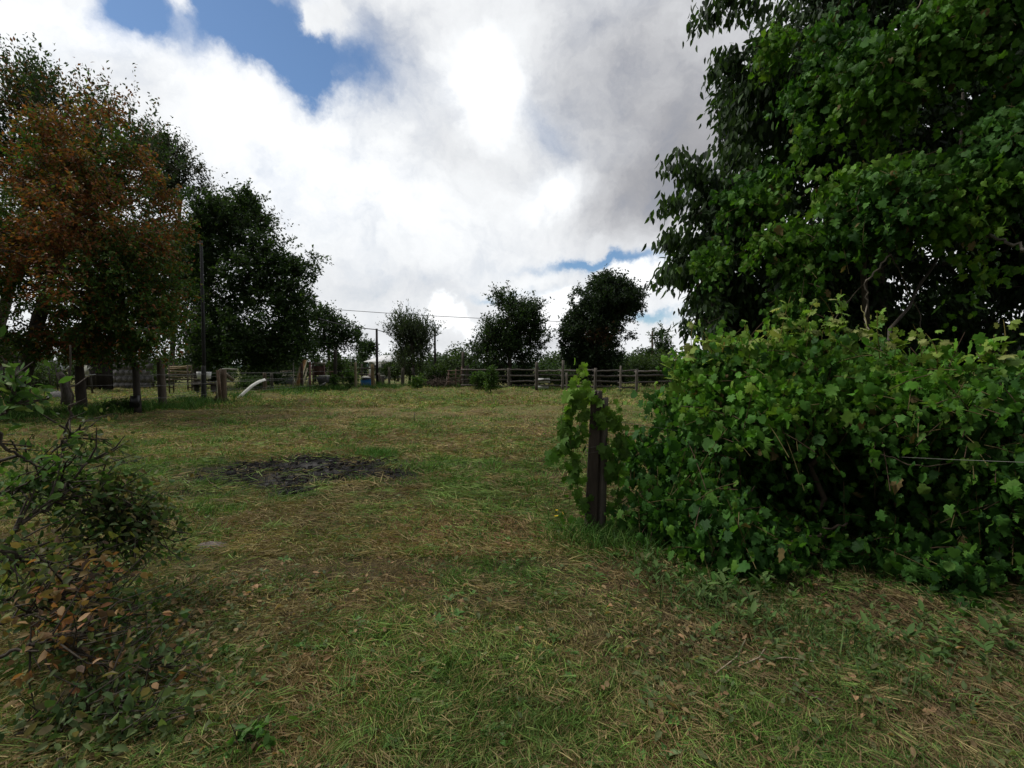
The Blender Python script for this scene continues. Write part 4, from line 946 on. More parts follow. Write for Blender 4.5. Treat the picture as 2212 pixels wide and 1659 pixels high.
#==POLES==
def pole(dx, ty, by, Yd, r, col, name, lab, arm=False):
    x = P(dx, by, Yd)[0]; b = np.array([x, Yd, h1(x, Yd)]); z = P(dx, ty, Yd)[2]
    t = thing(name, b, lab, 'pole'); mb = MB()
    mb.tube([b + np.array((0, 0, -.2)), b + np.array((0, 0, z * .5)), np.array([x, Yd, z])], [r * 1.1, r, r * .85], 10, col, .02)
    part('shaft', mb, M_WOOD, t)
    mb = MB(); mb.tube([np.array([x, Yd - r, z - .18]), np.array([x, Yd - r - .12, z - .18]), np.array([x, Yd - r - .12, z - .06])], .025, 6, (.2, .18, .16)); part('insulator', mb, M_PLASTIC, t)
    return np.array([x, Yd - r - .12, z - .08])
pA = pole(443, 520, 870, 21.5, .07, (.028, .028, .03), 'utility_pole', 'tall thin dark pole in front of the broad dark tree')
pB = pole(815, 710, 836, 36, .10, (.02, .017, .018), 'utility_pole', 'dark pole standing right of the blue tub and in front of the house')
pC = pole(940, 712, 830, 44, .11, (.022, .018, .018), 'utility_pole', 'dark pole to the right of the spiky grey-green tree')
pD = pole(1408, 715, 830, 60, .14, (.07, .04, .035), 'utility_pole', 'reddish pole beside the thin upright tree at the right')
pE = pole(1213, 748, 825, 80, .13, (.04, .035, .035), 'utility_pole', 'tiny far pole in the gap left of the round dark tree')
for a, b, sag, r, lab in ((P(600, 655, 34), pB, .35, .034, 'thick cable running from the left trees to the dark pole by the house'), (pB, pC, .45, .03, 'cable between the two dark poles'),
                          (P(560, 655, 50), P(1230, 695, 50), .25, .03, 'long thin overhead wire crossing behind the small trees')):
    f = np.linspace(0, 1, 24)[:, None]; q = a * (1 - f) + b * f; q[:, 2] -= 4 * sag * (f * (1 - f))[:, 0]
    mb = MB(); mb.tube(q, r, 5, (.05, .05, .055), 0, False); solo('overhead_wire', mb, M_PLASTIC, lab, 'wire', group='overhead wires')

#==BUILDINGS==
# white-roofed house far behind
Yd = 66
x0, x1 = P(782, 0, Yd)[0], P(842, 0, Yd)[0]; ze = P(0, 781, Yd)[2]; zr = P(0, 769.5, Yd + 3)[2]
hb = np.array([(x0 + x1) / 2, Yd + 3, 0.0]); house = thing('house', hb, 'low house with white hipped metal roof far behind the dark pole', 'house')
mb = MB(); mb.box((hb[0], Yd + 3, ze / 2), (x1 - x0 - .6, 5.4, ze), col=(.35, .36, .35)); part('wall', mb, M_PAINT, house)
mb = MB(); xa, xb = x0 - .3, x1 + .4; ya, yb = Yd - .1, Yd + 6.1
Vr = np.array([(xa, ya, ze), (xb, ya, ze), (xb, yb, ze), (xa, yb, ze), (xa + 1.9, Yd + 3, zr + .15), (xb - 1.3, Yd + 3, zr + .15)])
Vr = np.concatenate([Vr, Vr - np.array((0, 0, .1))])
mb.add(Vr, [np.array([(0, 1, 5, 4), (2, 3, 4, 5), (9, 8, 7, 6), (0, 6, 7, 1), (1, 7, 8, 2), (2, 8, 9, 3), (3, 9, 6, 0)]), np.array([(1, 2, 5), (3, 0, 4)])], (.62, .62, .62)); part('roof', mb, M_PAINT, house)
for wx, ww, cc in ((.32, .5, (.03, .03, .035)), (.62, .6, (.05, .05, .06)), (.86, .5, (.03, .03, .03))):
    mb = MB(); X_ = x0 + (x1 - x0) * wx; mb.box((X_, Yd + .27, ze - .9), (ww, .06, .8), col=cc); w_ = part('window', mb, M_PLASTIC, house)
# dark open shed at left, behind the fence
Yd = 30; sb = np.array([P(195, 0, Yd)[0], Yd, 0.0]); shed = thing('shed', sb, 'dark timber shed behind the fence under the orange tree', 'shed')
xa, xb = P(158, 0, Yd)[0], P(218, 0, Yd + 1.2)[0]
mb = MB()
for k in range(14):
    xx = xa + (xb - xa) * (k + .5) / 14
    if .12 < (k + .5) / 14 < .24: mb.box((xx, Yd, 2.05), ((xb - xa) / 14 - .01, .04, .5), col=np.array((.035, .03, .026)) * np.random.uniform(.6, 1.4)); continue
    mb.box((xx, Yd, 1.15), ((xb - xa) / 14 - .01, .04, 2.3), col=np.array((.035, .03, .026)) * np.random.uniform(.6, 1.4))
mb.box(((xa + xb) / 2, Yd + 1.2, 1.1), (xb - xa, .05, 2.2), col=(.02, .018, .016)); mb.box((xb - .03, Yd + .6, 1.1), (.05, 1.1, 2.2), col=(.025, .02, .018)); mb.box((xa + .03, Yd + .6, 1.1), (.05, 1.1, 2.2), col=(.025, .02, .018))
part('wall', mb, M_PLANK, shed)
mb = MB(); mb.beam((( xa + xb) / 2, Yd - .4, 2.45), ((xa + xb) / 2, Yd + 1.6, 2.25), (xb - xa) + .6, .06, col=(.11, .10, .095)); part('roof', mb, M_METAL, shed)
mb = MB(); mb.box((xa + (xb - xa) * .2, Yd - .05, 1.35), (.34, .04, .75), col=(.36, .36, .29)); part('window', mb, M_PLASTIC, shed)
# low block wall right of it
Yd = 34; wb = np.array([P(255, 0, Yd)[0], Yd, 0.0]); wall = thing('block_wall', wb, 'low grey concrete block wall behind the fence posts', 'wall')
xa, xb = P(214, 0, Yd)[0], P(300, 0, Yd)[0]; zt = P(0, 771, Yd)[2]; mb = MB(); rows = 5
for r_ in range(rows):
    for k in range(7):
        w_ = (xb - xa) / 6.5; xx = xa + (k + (.5 if r_ % 2 else 0)) * w_
        if r_ == rows - 1 and k in (0, 5): continue
        mb.box((xx, Yd, (r_ + .5) * zt / rows), (w_ - .015, .2, zt / rows - .015), col=np.array((.15, .145, .145)) * np.random.uniform(.8, 1.1))
part('blocks', mb, M_SOIL, wall)
mb = MB(); mb.box(((xa + xb) / 2, Yd + .02, zt * .48), (xb - xa - .1, .14, zt * .95), col=(.10, .095, .09)); part('mortar', mb, M_PAINT, wall)
# pale outbuilding at the far left edge
Yd = 26; xa, xb = P(-200, 0, Yd)[0], P(30, 0, Yd + 2)[0]; zt = P(0, 765, Yd)[2]
ob = np.array([(xa + xb) / 2, Yd + 1, 0.0]); outb = thing('outbuilding', ob, 'grey rendered outbuilding at the far left edge with pale corner post', 'building')
mb = MB(); mb.box((ob[0], Yd + 1, zt / 2), (xb - xa, 2, zt), col=(.085, .08, .078)); part('wall', mb, M_SOIL, outb)
mb = MB(); mb.beam((ob[0], Yd - .4, zt + .1), (ob[0], Yd + 2.4, zt + .35), xb - xa + .5, .05, col=(.34, .36, .38)); part('roof', mb, M_METAL, outb)
mb = MB(); mb.box((xb - .06, Yd - .06, zt / 2), (.22, .06, zt - .05), col=(.26, .27, .25)); part('corner_post', mb, M_PAINT, outb)

#==JUNK==
np.random.seed(12)
# stacked timber poles, each its own thing
Yd = 27
for k, (xa, xb, yy, c) in enumerate(((366, 412, 793, (.26, .2, .12)), (362, 408, 797, (.20, .15, .09)), (364, 412, 802, (.27, .22, .14)), (362, 410, 808, (.22, .17, .10)), (370, 412, 814, (.25, .20, .13)), (480, 512, 797, (.2, .19, .17)), (360, 425, 820, (.14, .12, .09)))):
    a = P(xa, yy, Yd + .1 * (k % 2)); b = P(xb, yy + np.random.uniform(-2, 2), Yd + .1 * (k % 2)); mb = MB(); f = np.linspace(0, 1, 6)[:, None]; q = a * (1 - f) + b * f; q[:, 2] += np.random.uniform(-.012, .012, 6)
    mb.tube(q, .05, 7, c, .06)
    lab = ['topmost pale pole of the timber stack under the broad tree', 'second pole from the top of the timber stack', 'middle pale pole of the timber stack', 'second lowest pole of the timber stack', 'lowest pale pole of the timber stack',
           'grey pole lying right of the dark tree trunk', 'darker pole lying on the ground below the timber stack'][k]
    solo('timber_pole', mb, M_PLANK, lab, 'pole', group='timber poles')
rk = thing('timber_rack', (P(388, 793, Yd)[0], Yd, 0), 'dark upright stakes holding the timber stack', 'rack')
for xx in (368, 408):
    for dy in (-.12, .22):
        mb = MB(); a = P(xx, 790, Yd); x = a[0]; mb.tube([np.array([x, Yd + dy, -.05]), np.array([x, Yd + dy, a[2] + .05])], .04, 6, (.07, .055, .04), .05); part('stake', mb, M_WOOD, rk)
    mb = MB(); a0 = P(xx, 823, Yd); mb.tube([np.array([a0[0], Yd - .15, .42]), np.array([a0[0], Yd + .28, .42])], .04, 6, (.07, .055, .04), .05); part('crossbar', mb, M_WOOD, rk)
# white scrap tubs right of the trunk
for dx, dy, w, h, lab in ((432, 811, .35, .42, 'left white bucket behind the fence by the dark trunk'), (448, 811, .42, .4, 'right white bucket behind the fence by the dark trunk')):
    a = P(dx, dy, 26.5); mb = MB(); 
    for z0, z1, r0, r1 in ((0, h, w * .4, w * .5),): mb.tube([np.array((a[0], a[1], a[2] - h / 2)), np.array((a[0], a[1], a[2])), np.array((a[0], a[1], a[2] + h / 2))], [w * .4, w * .45, w * .5], 14, (.55, .55, .55), .03)
    solo('bucket', mb, M_PLASTIC, lab, 'bucket', group='white buckets')
mb = MB(); a = P(440, 822, 26.5); mb.box((a[0], a[1] + .1, a[2] / 2 + .22), (1.3, .5, .12), col=(.05, .042, .036), jit=.02); [mb.box((a[0] + q_, a[1] + .1, (a[2] / 2 + .16) / 2), (.1, .4, a[2] / 2 + .2), col=(.04, .035, .03)) for q_ in (-.5, .5)]; solo('low_bench', mb, M_PLANK, 'low dark bench carrying the white buckets', 'bench')
# broken leaning post bundle
b = on(475, 872)
for k, (dx0, dx1, ty, c, lab) in enumerate(((490, 468, 800, (.16, .11, .075), 'broad brown board leaning over the split fence post'), (462, 476, 842, (.08, .06, .04), 'short dark prop at the foot of the split fence post'), (472, 470, 820, (.42, .38, .30), 'narrow pale batten against the split fence post'))):
    a = on(dx0 if k else 477, 874); t_ = P(dx1 if k else 470, ty, a[1] + .05); mb = MB(); mb.beam(a, t_, .13 if k != 2 else .06, .03, col=c, jit=.006, up=(0, 1, 0)); solo('board', mb, M_PLANK, lab, 'board', group='loose boards at the split post')
mb = MB(); a = P(473, 799, b[1]); c_ = P(505, 822, b[1] + .5); mb.beam(a, c_, .16, .04, col=(.17, .14, .11), jit=.01, up=(0, 1, 0)); solo('board', mb, M_PLANK, 'grey brown board sloping down right from the split fence post', 'board', group='loose boards at the split post')
# curved white strip
q = np.array([on(513, 868), P(528, 848, 21.6), P(545, 833, 22), P(560, 824, 22.4), P(573, 820, 22.8)]); mb = MB()
f = np.linspace(0, 4 - .001, 17); i = f.astype(int); u = (f - i)[:, None]; qq = q[i] * (1 - u) + q[i + 1] * u
qq[1:-1] = (qq[:-2] + 2 * qq[1:-1] + qq[2:]) / 4
V = []; 
for p in qq: V += [p + np.array((-.03, -.05, .055)), p + np.array((.035, -.02, -.06)), p + np.array((.045, .02, -.055)), p + np.array((-.02, .0, .06))]
V = np.array(V); k_ = (np.arange(16) * 4)[:, None]
mb.add(V, [np.concatenate([k_ + np.array([[0, 1, 5, 4]]), k_ + np.array([[1, 2, 6, 5]]), k_ + np.array([[2, 3, 7, 6]]), k_ + np.array([[3, 0, 4, 7]])]), np.array([(3, 2, 1, 0), (64, 65, 66, 67)])], (.50, .50, .46))
solo('curved_strip', mb, M_PAINT, 'long curved whitish strip leaning against the fence', 'strip')
# grey metal frame with tub, planks lying across
b = on(618, 832); Yd = b[1]; fr = thing('metal_frame', b, 'grey metal frame with round-cornered panel standing left of the leaning boards', 'frame')
mb = MB()
for poly in ([(592, 838), (600, 818), (606, 811), (628, 811), (634, 818), (636, 834)], [(598, 808), (596, 830)], [(604, 800), (606, 812)], [(632, 815), (640, 832)]):
    mb.tube([P(x, y, Yd) for x, y in poly], .05, 6, (.48, .49, .5))
part('tubing', mb, M_METAL, fr)
mb = MB(); q = [P(x, y, Yd + .06) for x, y in ((594, 836), (602, 820), (608, 815), (627, 815), (632, 820), (634, 836))]; V = np.array(q + [p + np.array((0, .05, 0)) for p in q])
mb.add(V, [np.array([range(6), range(11, 5, -1)]), np.array([(k, (k + 6), (k + 1) % 6 + 6, (k + 1) % 6) for k in range(6)])], (.14, .145, .16)); part('panel', mb, M_METAL, fr)
for xa, ya, xb, yb, c, w, lab in ((596, 807, 651, 812, (.48, .45, .40), .07, 'pale plank lying across the grey metal frame'), (603, 803, 630, 801, (.35, .29, .25), .07, 'shorter brownish plank above the grey metal frame'), (608, 812, 626, 811, (.5, .49, .46), .09, 'small white slat inside the grey metal frame')):
    mb = MB(); mb.beam(P(xa, ya, Yd - .1), P(xb, yb, Yd + .1), .12, w, col=c, jit=.01); solo('plank', mb, M_PLANK, lab, 'plank', group='planks across the metal frame')
# leaning boards
Yd2 = 31.5
for k, (xb, xt, ty, w, c, lab) in enumerate(((637, 648, 792, .10, (.55, .44, .30), 'leftmost slim board leaning under the trees beside the metal frame'), (641, 658, 777, .22, (.50, .28, .13), 'wide orange-brown board leaning with the pale boards'), (644, 662, 778, .13, (.75, .67, .47), 'tallest cream board leaning right of the orange-brown board'),
                                             (651, 664, 795, .10, (.68, .6, .45), 'short cream board leaning behind the dark fence stake'), (663, 672, 788, .09, (.55, .50, .46), 'white narrow board right of the dark fence stake'), (670, 669, 781, .14, (.20, .10, .09), 'reddish upright board at the right end of the leaning boards'),
                                             (633, 634, 778, .07, (.42, .38, .34), 'pale stick standing at the left end of the leaning boards'))):
    a = on(xb, 841 if k in (0, 1, 2, 3) else 838); a[1] = Yd2; a[0] = P(xb, 835, Yd2)[0]; t_ = P(xt, ty, Yd2 + .5 + .03 * k); mb = MB(); mb.beam(a, t_, w, .03, col=c, jit=.006, up=(0, 1, 0))
    solo('leaning_board', mb, M_PLANK, lab, 'board', group='boards leaning right of the metal frame')
# red brown box frame, dark trough and bench
Yd = 33; q = thing('crate_frame', on(690, 832), 'reddish brown board cabinet on posts behind the leaning boards', 'cabinet'); mb = MB()
for xx in (676, 700): a = P(xx, 784, Yd); mb.tube([np.array([a[0], Yd, -.05]), a], .06, 6, (.12, .07, .06), .05)
part('post', mb, M_PLANK, q); mb = MB(); a = P(678, 790, Yd); b_ = P(699, 811, Yd); mb.box(((a[0] + b_[0]) / 2, Yd + .08, (a[2] + b_[2]) / 2), (b_[0] - a[0], .1, a[2] - b_[2]), col=(.13, .075, .06), jit=.01)
part('panel', mb, M_PLANK, q); mb = MB(); a = P(676, 785, Yd); b_ = P(702, 785, Yd); mb.beam(a, b_, .12, .14, col=(.33, .31, .25)); part('top_rail', mb, M_PLANK, q)
mb = MB(); q = [P(x, y, 31) for x, y in ((682, 813), (706, 811), (704, 826), (690, 834))]; V = np.array(q + [p + np.array((0, .5, 0)) for p in q]); mb.add(V, [np.array([(0, 1, 2, 3), (7, 6, 5, 4), (0, 4, 5, 1), (1, 5, 6, 2), (2, 6, 7, 3), (3, 7, 4, 0)])], (.085, .085, .09))
solo('trough', mb, M_METAL, 'dark grey tilted trough in the junk by the leaning boards', 'trough')
mb = MB(); mb.beam(P(689, 812, 30.7), P(712, 812, 30.9), .25, .07, col=(.42, .41, .39), jit=.01); solo('slab', mb, M_PAINT, 'pale flat slab lying on the dark trough', 'slab')
mb = MB(); mb.beam(P(690, 834, 30.7), P(704, 826, 30.9), .1, .06, col=(.36, .35, .33)); solo('plank', mb, M_PLANK, 'pale plank along the lower edge of the dark trough', 'plank')
q = thing('wooden_stool', on(719, 830), 'small brown wooden stool right of the dark trough', 'stool'); mb = MB(); a = P(713, 803, 33); b_ = P(727, 803, 33); mb.beam(a, b_, .4, .08, col=(.26, .16, .10)); part('seat', mb, M_PLANK, q)
for xx in (714, 726):
    mb = MB(); a = P(xx, 803, 33); mb.tube([a - np.array((0, 0, .04)), np.array([a[0], 33, 0])], .035, 6, (.17, .11, .08)); part('leg', mb, M_PLANK, q)
# blue tub, pan, barrel, white sack
a = on(793, 838); Yd = a[1]; mb = MB()
th = np.linspace(0, 2 * math.pi, 20, endpoint=False); prof_ = [(.0, .36), (.08, .42), (.32, .48), (.42, .46), (.44, .50), (.41, .42), (.12, .36)]
V = np.array([(a[0] + r * 1.05 * math.cos(t), Yd + r * .8 * math.sin(t), z * 1.1 + .18 + .03 * math.sin(3 * t + z * 9)) for z, r in prof_ for t in th]); i = np.arange(len(prof_) - 1)[:, None] * 20; j = np.arange(20)[None]; j2 = (j + 1) % 20
mb.add(V, [np.stack([i + j, i + j2, i + 20 + j2, i + 20 + j], -1).reshape(-1, 4), np.array([np.arange(20)[::-1], (len(prof_) - 1) * 20 + np.arange(20)])], (.02, .16, .50))
solo('tub', mb, M_PLASTIC, 'bright blue plastic tub between two pale stakes', 'tub', smooth=True)
def dome(c, rx, ry, rz, col, name, lab, cat, jit=.06, mat=None, seed=1):
    rs = np.random.RandomState(seed); n1, n2 = 16, 8; V = []
    for k in range(n2):
        ph = k / (n2 - 1) * math.pi / 2
        for t in range(n1):
            th = t / n1 * 2 * math.pi; r = 1 + rs.uniform(-jit, jit)
            V.append((c[0] + rx * math.cos(th) * math.cos(ph) * r, c[1] + ry * math.sin(th) * math.cos(ph) * r, c[2] + rz * math.sin(ph) * (1 + rs.uniform(-jit, jit) * .6)))
    V = np.array(V); i = np.arange(n2 - 1)[:, None] * n1; j = np.arange(n1)[None]; j2 = (j + 1) % n1; mb = MB()
    mb.add(V, [np.stack([i + j, i + j2, i + n1 + j2, i + n1 + j], -1).reshape(-1, 4), np.array([np.arange(n1)[::-1]])], col)
    return solo(name, mb, mat or M_PAINT, lab, cat, smooth=True)
c_ = P(790, 815, 36); c_[2] -= .05; dome(c_, .36, .36, .16, (.55, .52, .45), 'basin', 'upturned pale basin behind the blue tub', 'basin', .02)
mb = MB(); mb.tube([np.array([c_[0], c_[1], -.02]), np.array([c_[0], c_[1], c_[2]])], [.3, .26], 10, (.07, .055, .04), .08); solo('stump', mb, M_WOOD, 'low stump under the upturned pale basin', 'stump')
c_ = P(800, 822, 37); c_[2] = .0; dome(c_, .42, .42, P(0, 807, 37)[2], (.11, .075, .055), 'barrel', 'rounded brown bale behind the basin and blue tub', 'bale', .05)
mb = MB(); a = P(824, 814, 37); mb.box((a[0], a[1], a[2] * .5 + .04), (.42, .3, a[2]), col=(.07, .06, .05), jit=.03); mb2_ = mb; solo('block', mb2_, M_PAINT, 'low dark block right of the dark pole', 'block')
mb = MB(); mb.box((a[0], a[1], a[2] + .1), (.46, .34, .09), col=(.46, .45, .38), jit=.015); solo('slab', mb, M_PAINT, 'small pale slab lying on the low dark block', 'slab')
# white cart in the corral
ct = thing('white_crate', on(1175, 842), 'white boxy crate on legs seen between the corral rails', 'crate'); Yd = 32.2
for dy, h, w, lab in ((822, .32, 1.0, 'lid'), (835, .28, .8, 'box')):
    a = P(1175, dy, Yd); mb = MB(); mb.box((a[0] - (.1 if h > .25 else 0), Yd, a[2]), (w, .5, h), col=(.62, .62, .62), jit=.02); part(lab, mb, M_PAINT, ct)
for sx in (-.32, .36):
    mb = MB(); a = P(1175, 826, Yd); mb.tube([np.array([a[0] + sx, Yd + .1, 0]), np.array([a[0] + sx, Yd + .1, a[2]])], .04, 6, (.1, .05, .04)); part('leg', mb, M_WOOD, ct)

# ladder-like wooden gate and the trunk stubs beside it
gt = thing('wooden_gate', on(981, 834), 'small brown ladder-like wooden gate left of the tall double post', 'gate'); Yd = 35
for x0_, y0_, x1_, y1_ in ((968, 835, 970, 800), (984, 833, 985, 797), (995, 830, 998, 792)):
    mb = MB(); mb.tube([P(x0_, y0_, Yd), P(x1_, y1_, Yd)], .05, 7, (.14, .09, .075), .08); part('upright', mb, M_WOOD, gt)
for yy in (800, 808, 816, 824):
    mb = MB(); mb.tube([P(966, yy + 1, Yd - .06), P(998, yy, Yd - .06)], .035, 6, (.16, .11, .09), .08); part('rung', mb, M_WOOD, gt)
# brush pile of bare branches
rng = np.random.default_rng(51); mb = MB(); c0 = on(955, 838); mb_l = MB()
for k in range(170):
    a = c0 + np.array((rng.normal() * .9, rng.normal() * .5, rng.uniform(.0, .35) + .25 * abs(rng.normal()))); d = rng.normal(size=3) * np.array((1, .5, .28)); d /= np.linalg.norm(d); L = rng.uniform(.5, 1.5)
    q = [a - d * L / 2, a + rng.normal(size=3) * .08, a + d * L / 2]; q = [np.array([p[0], p[1], max(.02, p[2])]) for p in q]
    mb.tube(q, rng.uniform(.008, .03), 5, np.array((.09, .07, .055)) * rng.uniform(.4, 1.6), 0, False)
solo('brush_pile', mb, M_BARK, 'brown heap of bare branches in front of the wooden gate', 'brush pile', loc=c0)
# saplings in front of the corral
def sapling(name, lab, dx, by, ty, w, seed, cols, n=26, grp=None):
    b = on(dx, by); Yd = b[1]; zt = P(dx, ty, Yd)[2]; cy = (ty + by) / 2
    return make_tree(name, lab, b, [b + np.array((0, 0, zt * .5)), b + np.array((.03, 0, zt * .85))], [(dx, cy - (by - ty) * .05, w, (by - ty) * .42, Yd, w * Yd / F * .8)], n, M_LEAF, .0048 * Yd, green(cols, [2, 2, 1], .25), seed,
                     twigs=4, tl=.012 * Yd, per=7, up=.6, r_tip=.008, r_max=.03, zmin=.1, thr=.1, cat='shrub', group=grp)
GG = [(.045, .10, .02), (.07, .13, .025), (.04, .075, .02)]
sapling('sapling', 'bright green sapling standing before the dark conical tree', 1060, 851, 795, 11, 61, GG, 60)
sapling('sapling', 'low green shrub left of the bright green sapling', 1032, 842, 808, 12, 62, GG, 40)
sapling('weed_clump', 'bushy weeds at the foot of the thin fence stakes', 757, 842, 808, 12, 63, GG, 40)
sapling('weed_clump', 'tangle of green weeds behind the curved white strip', 545, 850, 815, 30, 64, [(.035, .075, .02), (.05, .09, .02), (.03, .05, .02)], 90)
sapling('weed_clump', 'green weeds beside the black box on the post', 260, 893, 868, 26, 65, GG, 60)
sapling('weed_clump', 'weeds climbing at the foot of the dark pole', 720, 843, 815, 9, 66, GG, 26)
sapling('weed_clump', 'low weeds left of the gate', 905, 840, 818, 14, 67, GG, 30)
# things on the left below the orange tree: stump, rock, lying pole
b = on(146, 880); mb = MB(); mb.tube([b + np.array((0, 0, -.1)), b + np.array((-.03, 0, .5)), b + np.array((-.12, 0, 1.05)), b + np.array((-.3, 0, 1.3))], [.2, .15, .13, .10], 9, (.075, .065, .058), .12)
solo('stump', mb, M_BARK, 'broken grey stump left of the dark fence post', 'stump', loc=b)
c_ = on(124, 868); dome(c_ - np.array((0, 0, .08)), .5, .35, .52, (.16, .155, .15), 'rock', 'grey boulder leaning by the broken stump', 'rock', .12, M_SOIL, 3)
mb = MB(); a = on(80, 874); b_ = on(186, 872); f = np.linspace(0, 1, 9)[:, None]; q = a * (1 - f) + b_ * f; q[:, 2] += .10 + np.random.uniform(-.01, .01, 9); mb.tube(q, .05, 7, (.15, .12, .09), .06)
solo('fallen_pole', mb, M_WOOD, 'long pole lying on the ground beside the thick grey trunk', 'pole')
rng = np.random.default_rng(52)
for k, (dx, dy) in enumerate(((104, 781), (119, 779), (132, 792), (147, 796), (193, 797), (196, 810))):
    a = P(dx, dy, 28); d = rng.normal(size=3) * np.array((1, .3, .5)); d /= np.linalg.norm(d); mb = MB(); mb.beam(a - d * .22, a + d * .22, .16, .04, col=(.42, .44, .46), jit=.02)
    mb.tube([a, np.array([a[0] + .02, 28.1, -.02])], .03, 6, (.05, .045, .04))
    solo('scrap_sheet', mb, M_METAL, ['pale scrap sheet nearest the thick grey trunk', 'tilted pale scrap sheet next to the one nearest the trunk', 'small scrap sheet below the shed', 'scrap sheet left of the shed window', 'upper scrap sheet right of the dark fence post', 'lower scrap sheet right of the dark fence post'][k], 'scrap', group='pale scrap by the shed')
# flat stone in the field
c_ = on(455, 1192); dome(c_ - np.array((0, 0, .01)), .17, .10, .065, (.13, .108, .095), 'stone', 'flat pale stone lying in the mown grass', 'stone', .07, M_SOIL, 5)

#==BRUSH==
def cut_branch(lab, poly, r, n, size, cols, wts, seed, spread=.12, tmpl=T_OVAL, side=10, cut=False, bark=(.06, .05, .04), droop=.2, off=(0, 0, 0)):
    rng = np.random.default_rng(seed)
    q = np.array([P(*p) for p in poly]) + np.array(off)
    m = len(q) * 5; f = np.linspace(0, len(q) - 1.001, m); i = f.astype(int); u = (f - i)[:, None]
    q = q[i] * (1 - u) + q[i + 1] * u
    q[1:-1] += rng.normal(size=(m - 2, 3)) * r * .9; q[:, 2] = np.maximum(q[:, 2], .02)
    root = thing('cut_branch', (q[0][0], q[0][1], 0), lab, 'branch', 'cut branches heaped at the lower left')
    st = MB(); st.tube(q, np.linspace(r, r * .45, m), 7, bark, .08)
    ends = []
    for k in range(side):
        a = q[rng.integers(m // 5, m)]; d = nrm(rdir(1)[0] * .8 + nrm((q[-1] - q[0])[None])[0] * .8); L = rng.uniform(.6, 1.6) * spread * 1.6
        e = a + d * L; e[2] = max(e[2], .03); mid = (a + e) / 2 + rng.normal(size=3) * .03 * 1; mid[2] = max(mid[2], .02)
        st.tube([a, mid, e], [r * .55, r * .4, r * .18], 5, bark, 0, False); ends.append((a, mid, e))
    if cut: st.tube([q[-1], q[-1] + nrm((q[-1] - q[-2])[None])[0] * .012], r * .5, 7, (.42, .33, .2))
    part('stem', st, M_BARK, root)
    if n:
        nt = len(ends); k = rng.integers(0, nt, n); t = rng.random(n)
        A0 = np.array([e[0] for e in ends])[k]; E0 = np.array([e[2] for e in ends])[k]
        p = A0 * (1 - t[:, None]) + E0 * t[:, None] + rng.normal(size=(n, 3)) * spread * .38
        p[:, 2] = np.maximum(p[:, 2], .02 + .03 * rng.random(n))
        V, Fs, kk = leaves(p, nrm(E0 - A0) * .4 + rdir(n) * .7 + np.array((0, 0, -droop)), rdir(n) * .8 + np.array((0, -.2, .7)), size * rng.uniform(.6, 1.25, n), tmpl, rng.uniform(-1, 2.5, n))
        V[:, 2] = np.maximum(V[:, 2], .01)
        mb = MB(); mb.add(V, Fs, np.repeat(palette(n, cols, wts, rng, .3), kk, 0)); part('leaves', mb, M_VLEAF, root)
    return root
GR = [(.055, .12, .025), (.08, .15, .035), (.035, .075, .02), (.12, .17, .05)]; GW = [3, 2, 2, 1]
OL = [(.06, .085, .03), (.09, .10, .035), (.14, .11, .05), (.035, .06, .02)]; OW = [3, 2, 1.4, 2]
OR = [(.27, .12, .05), (.20, .12, .05), (.14, .10, .04), (.32, .20, .11), (.07, .09, .03), (.09, .055, .035)]; RW = [1.8, 2, 2, .8, 2.2, 1.5]
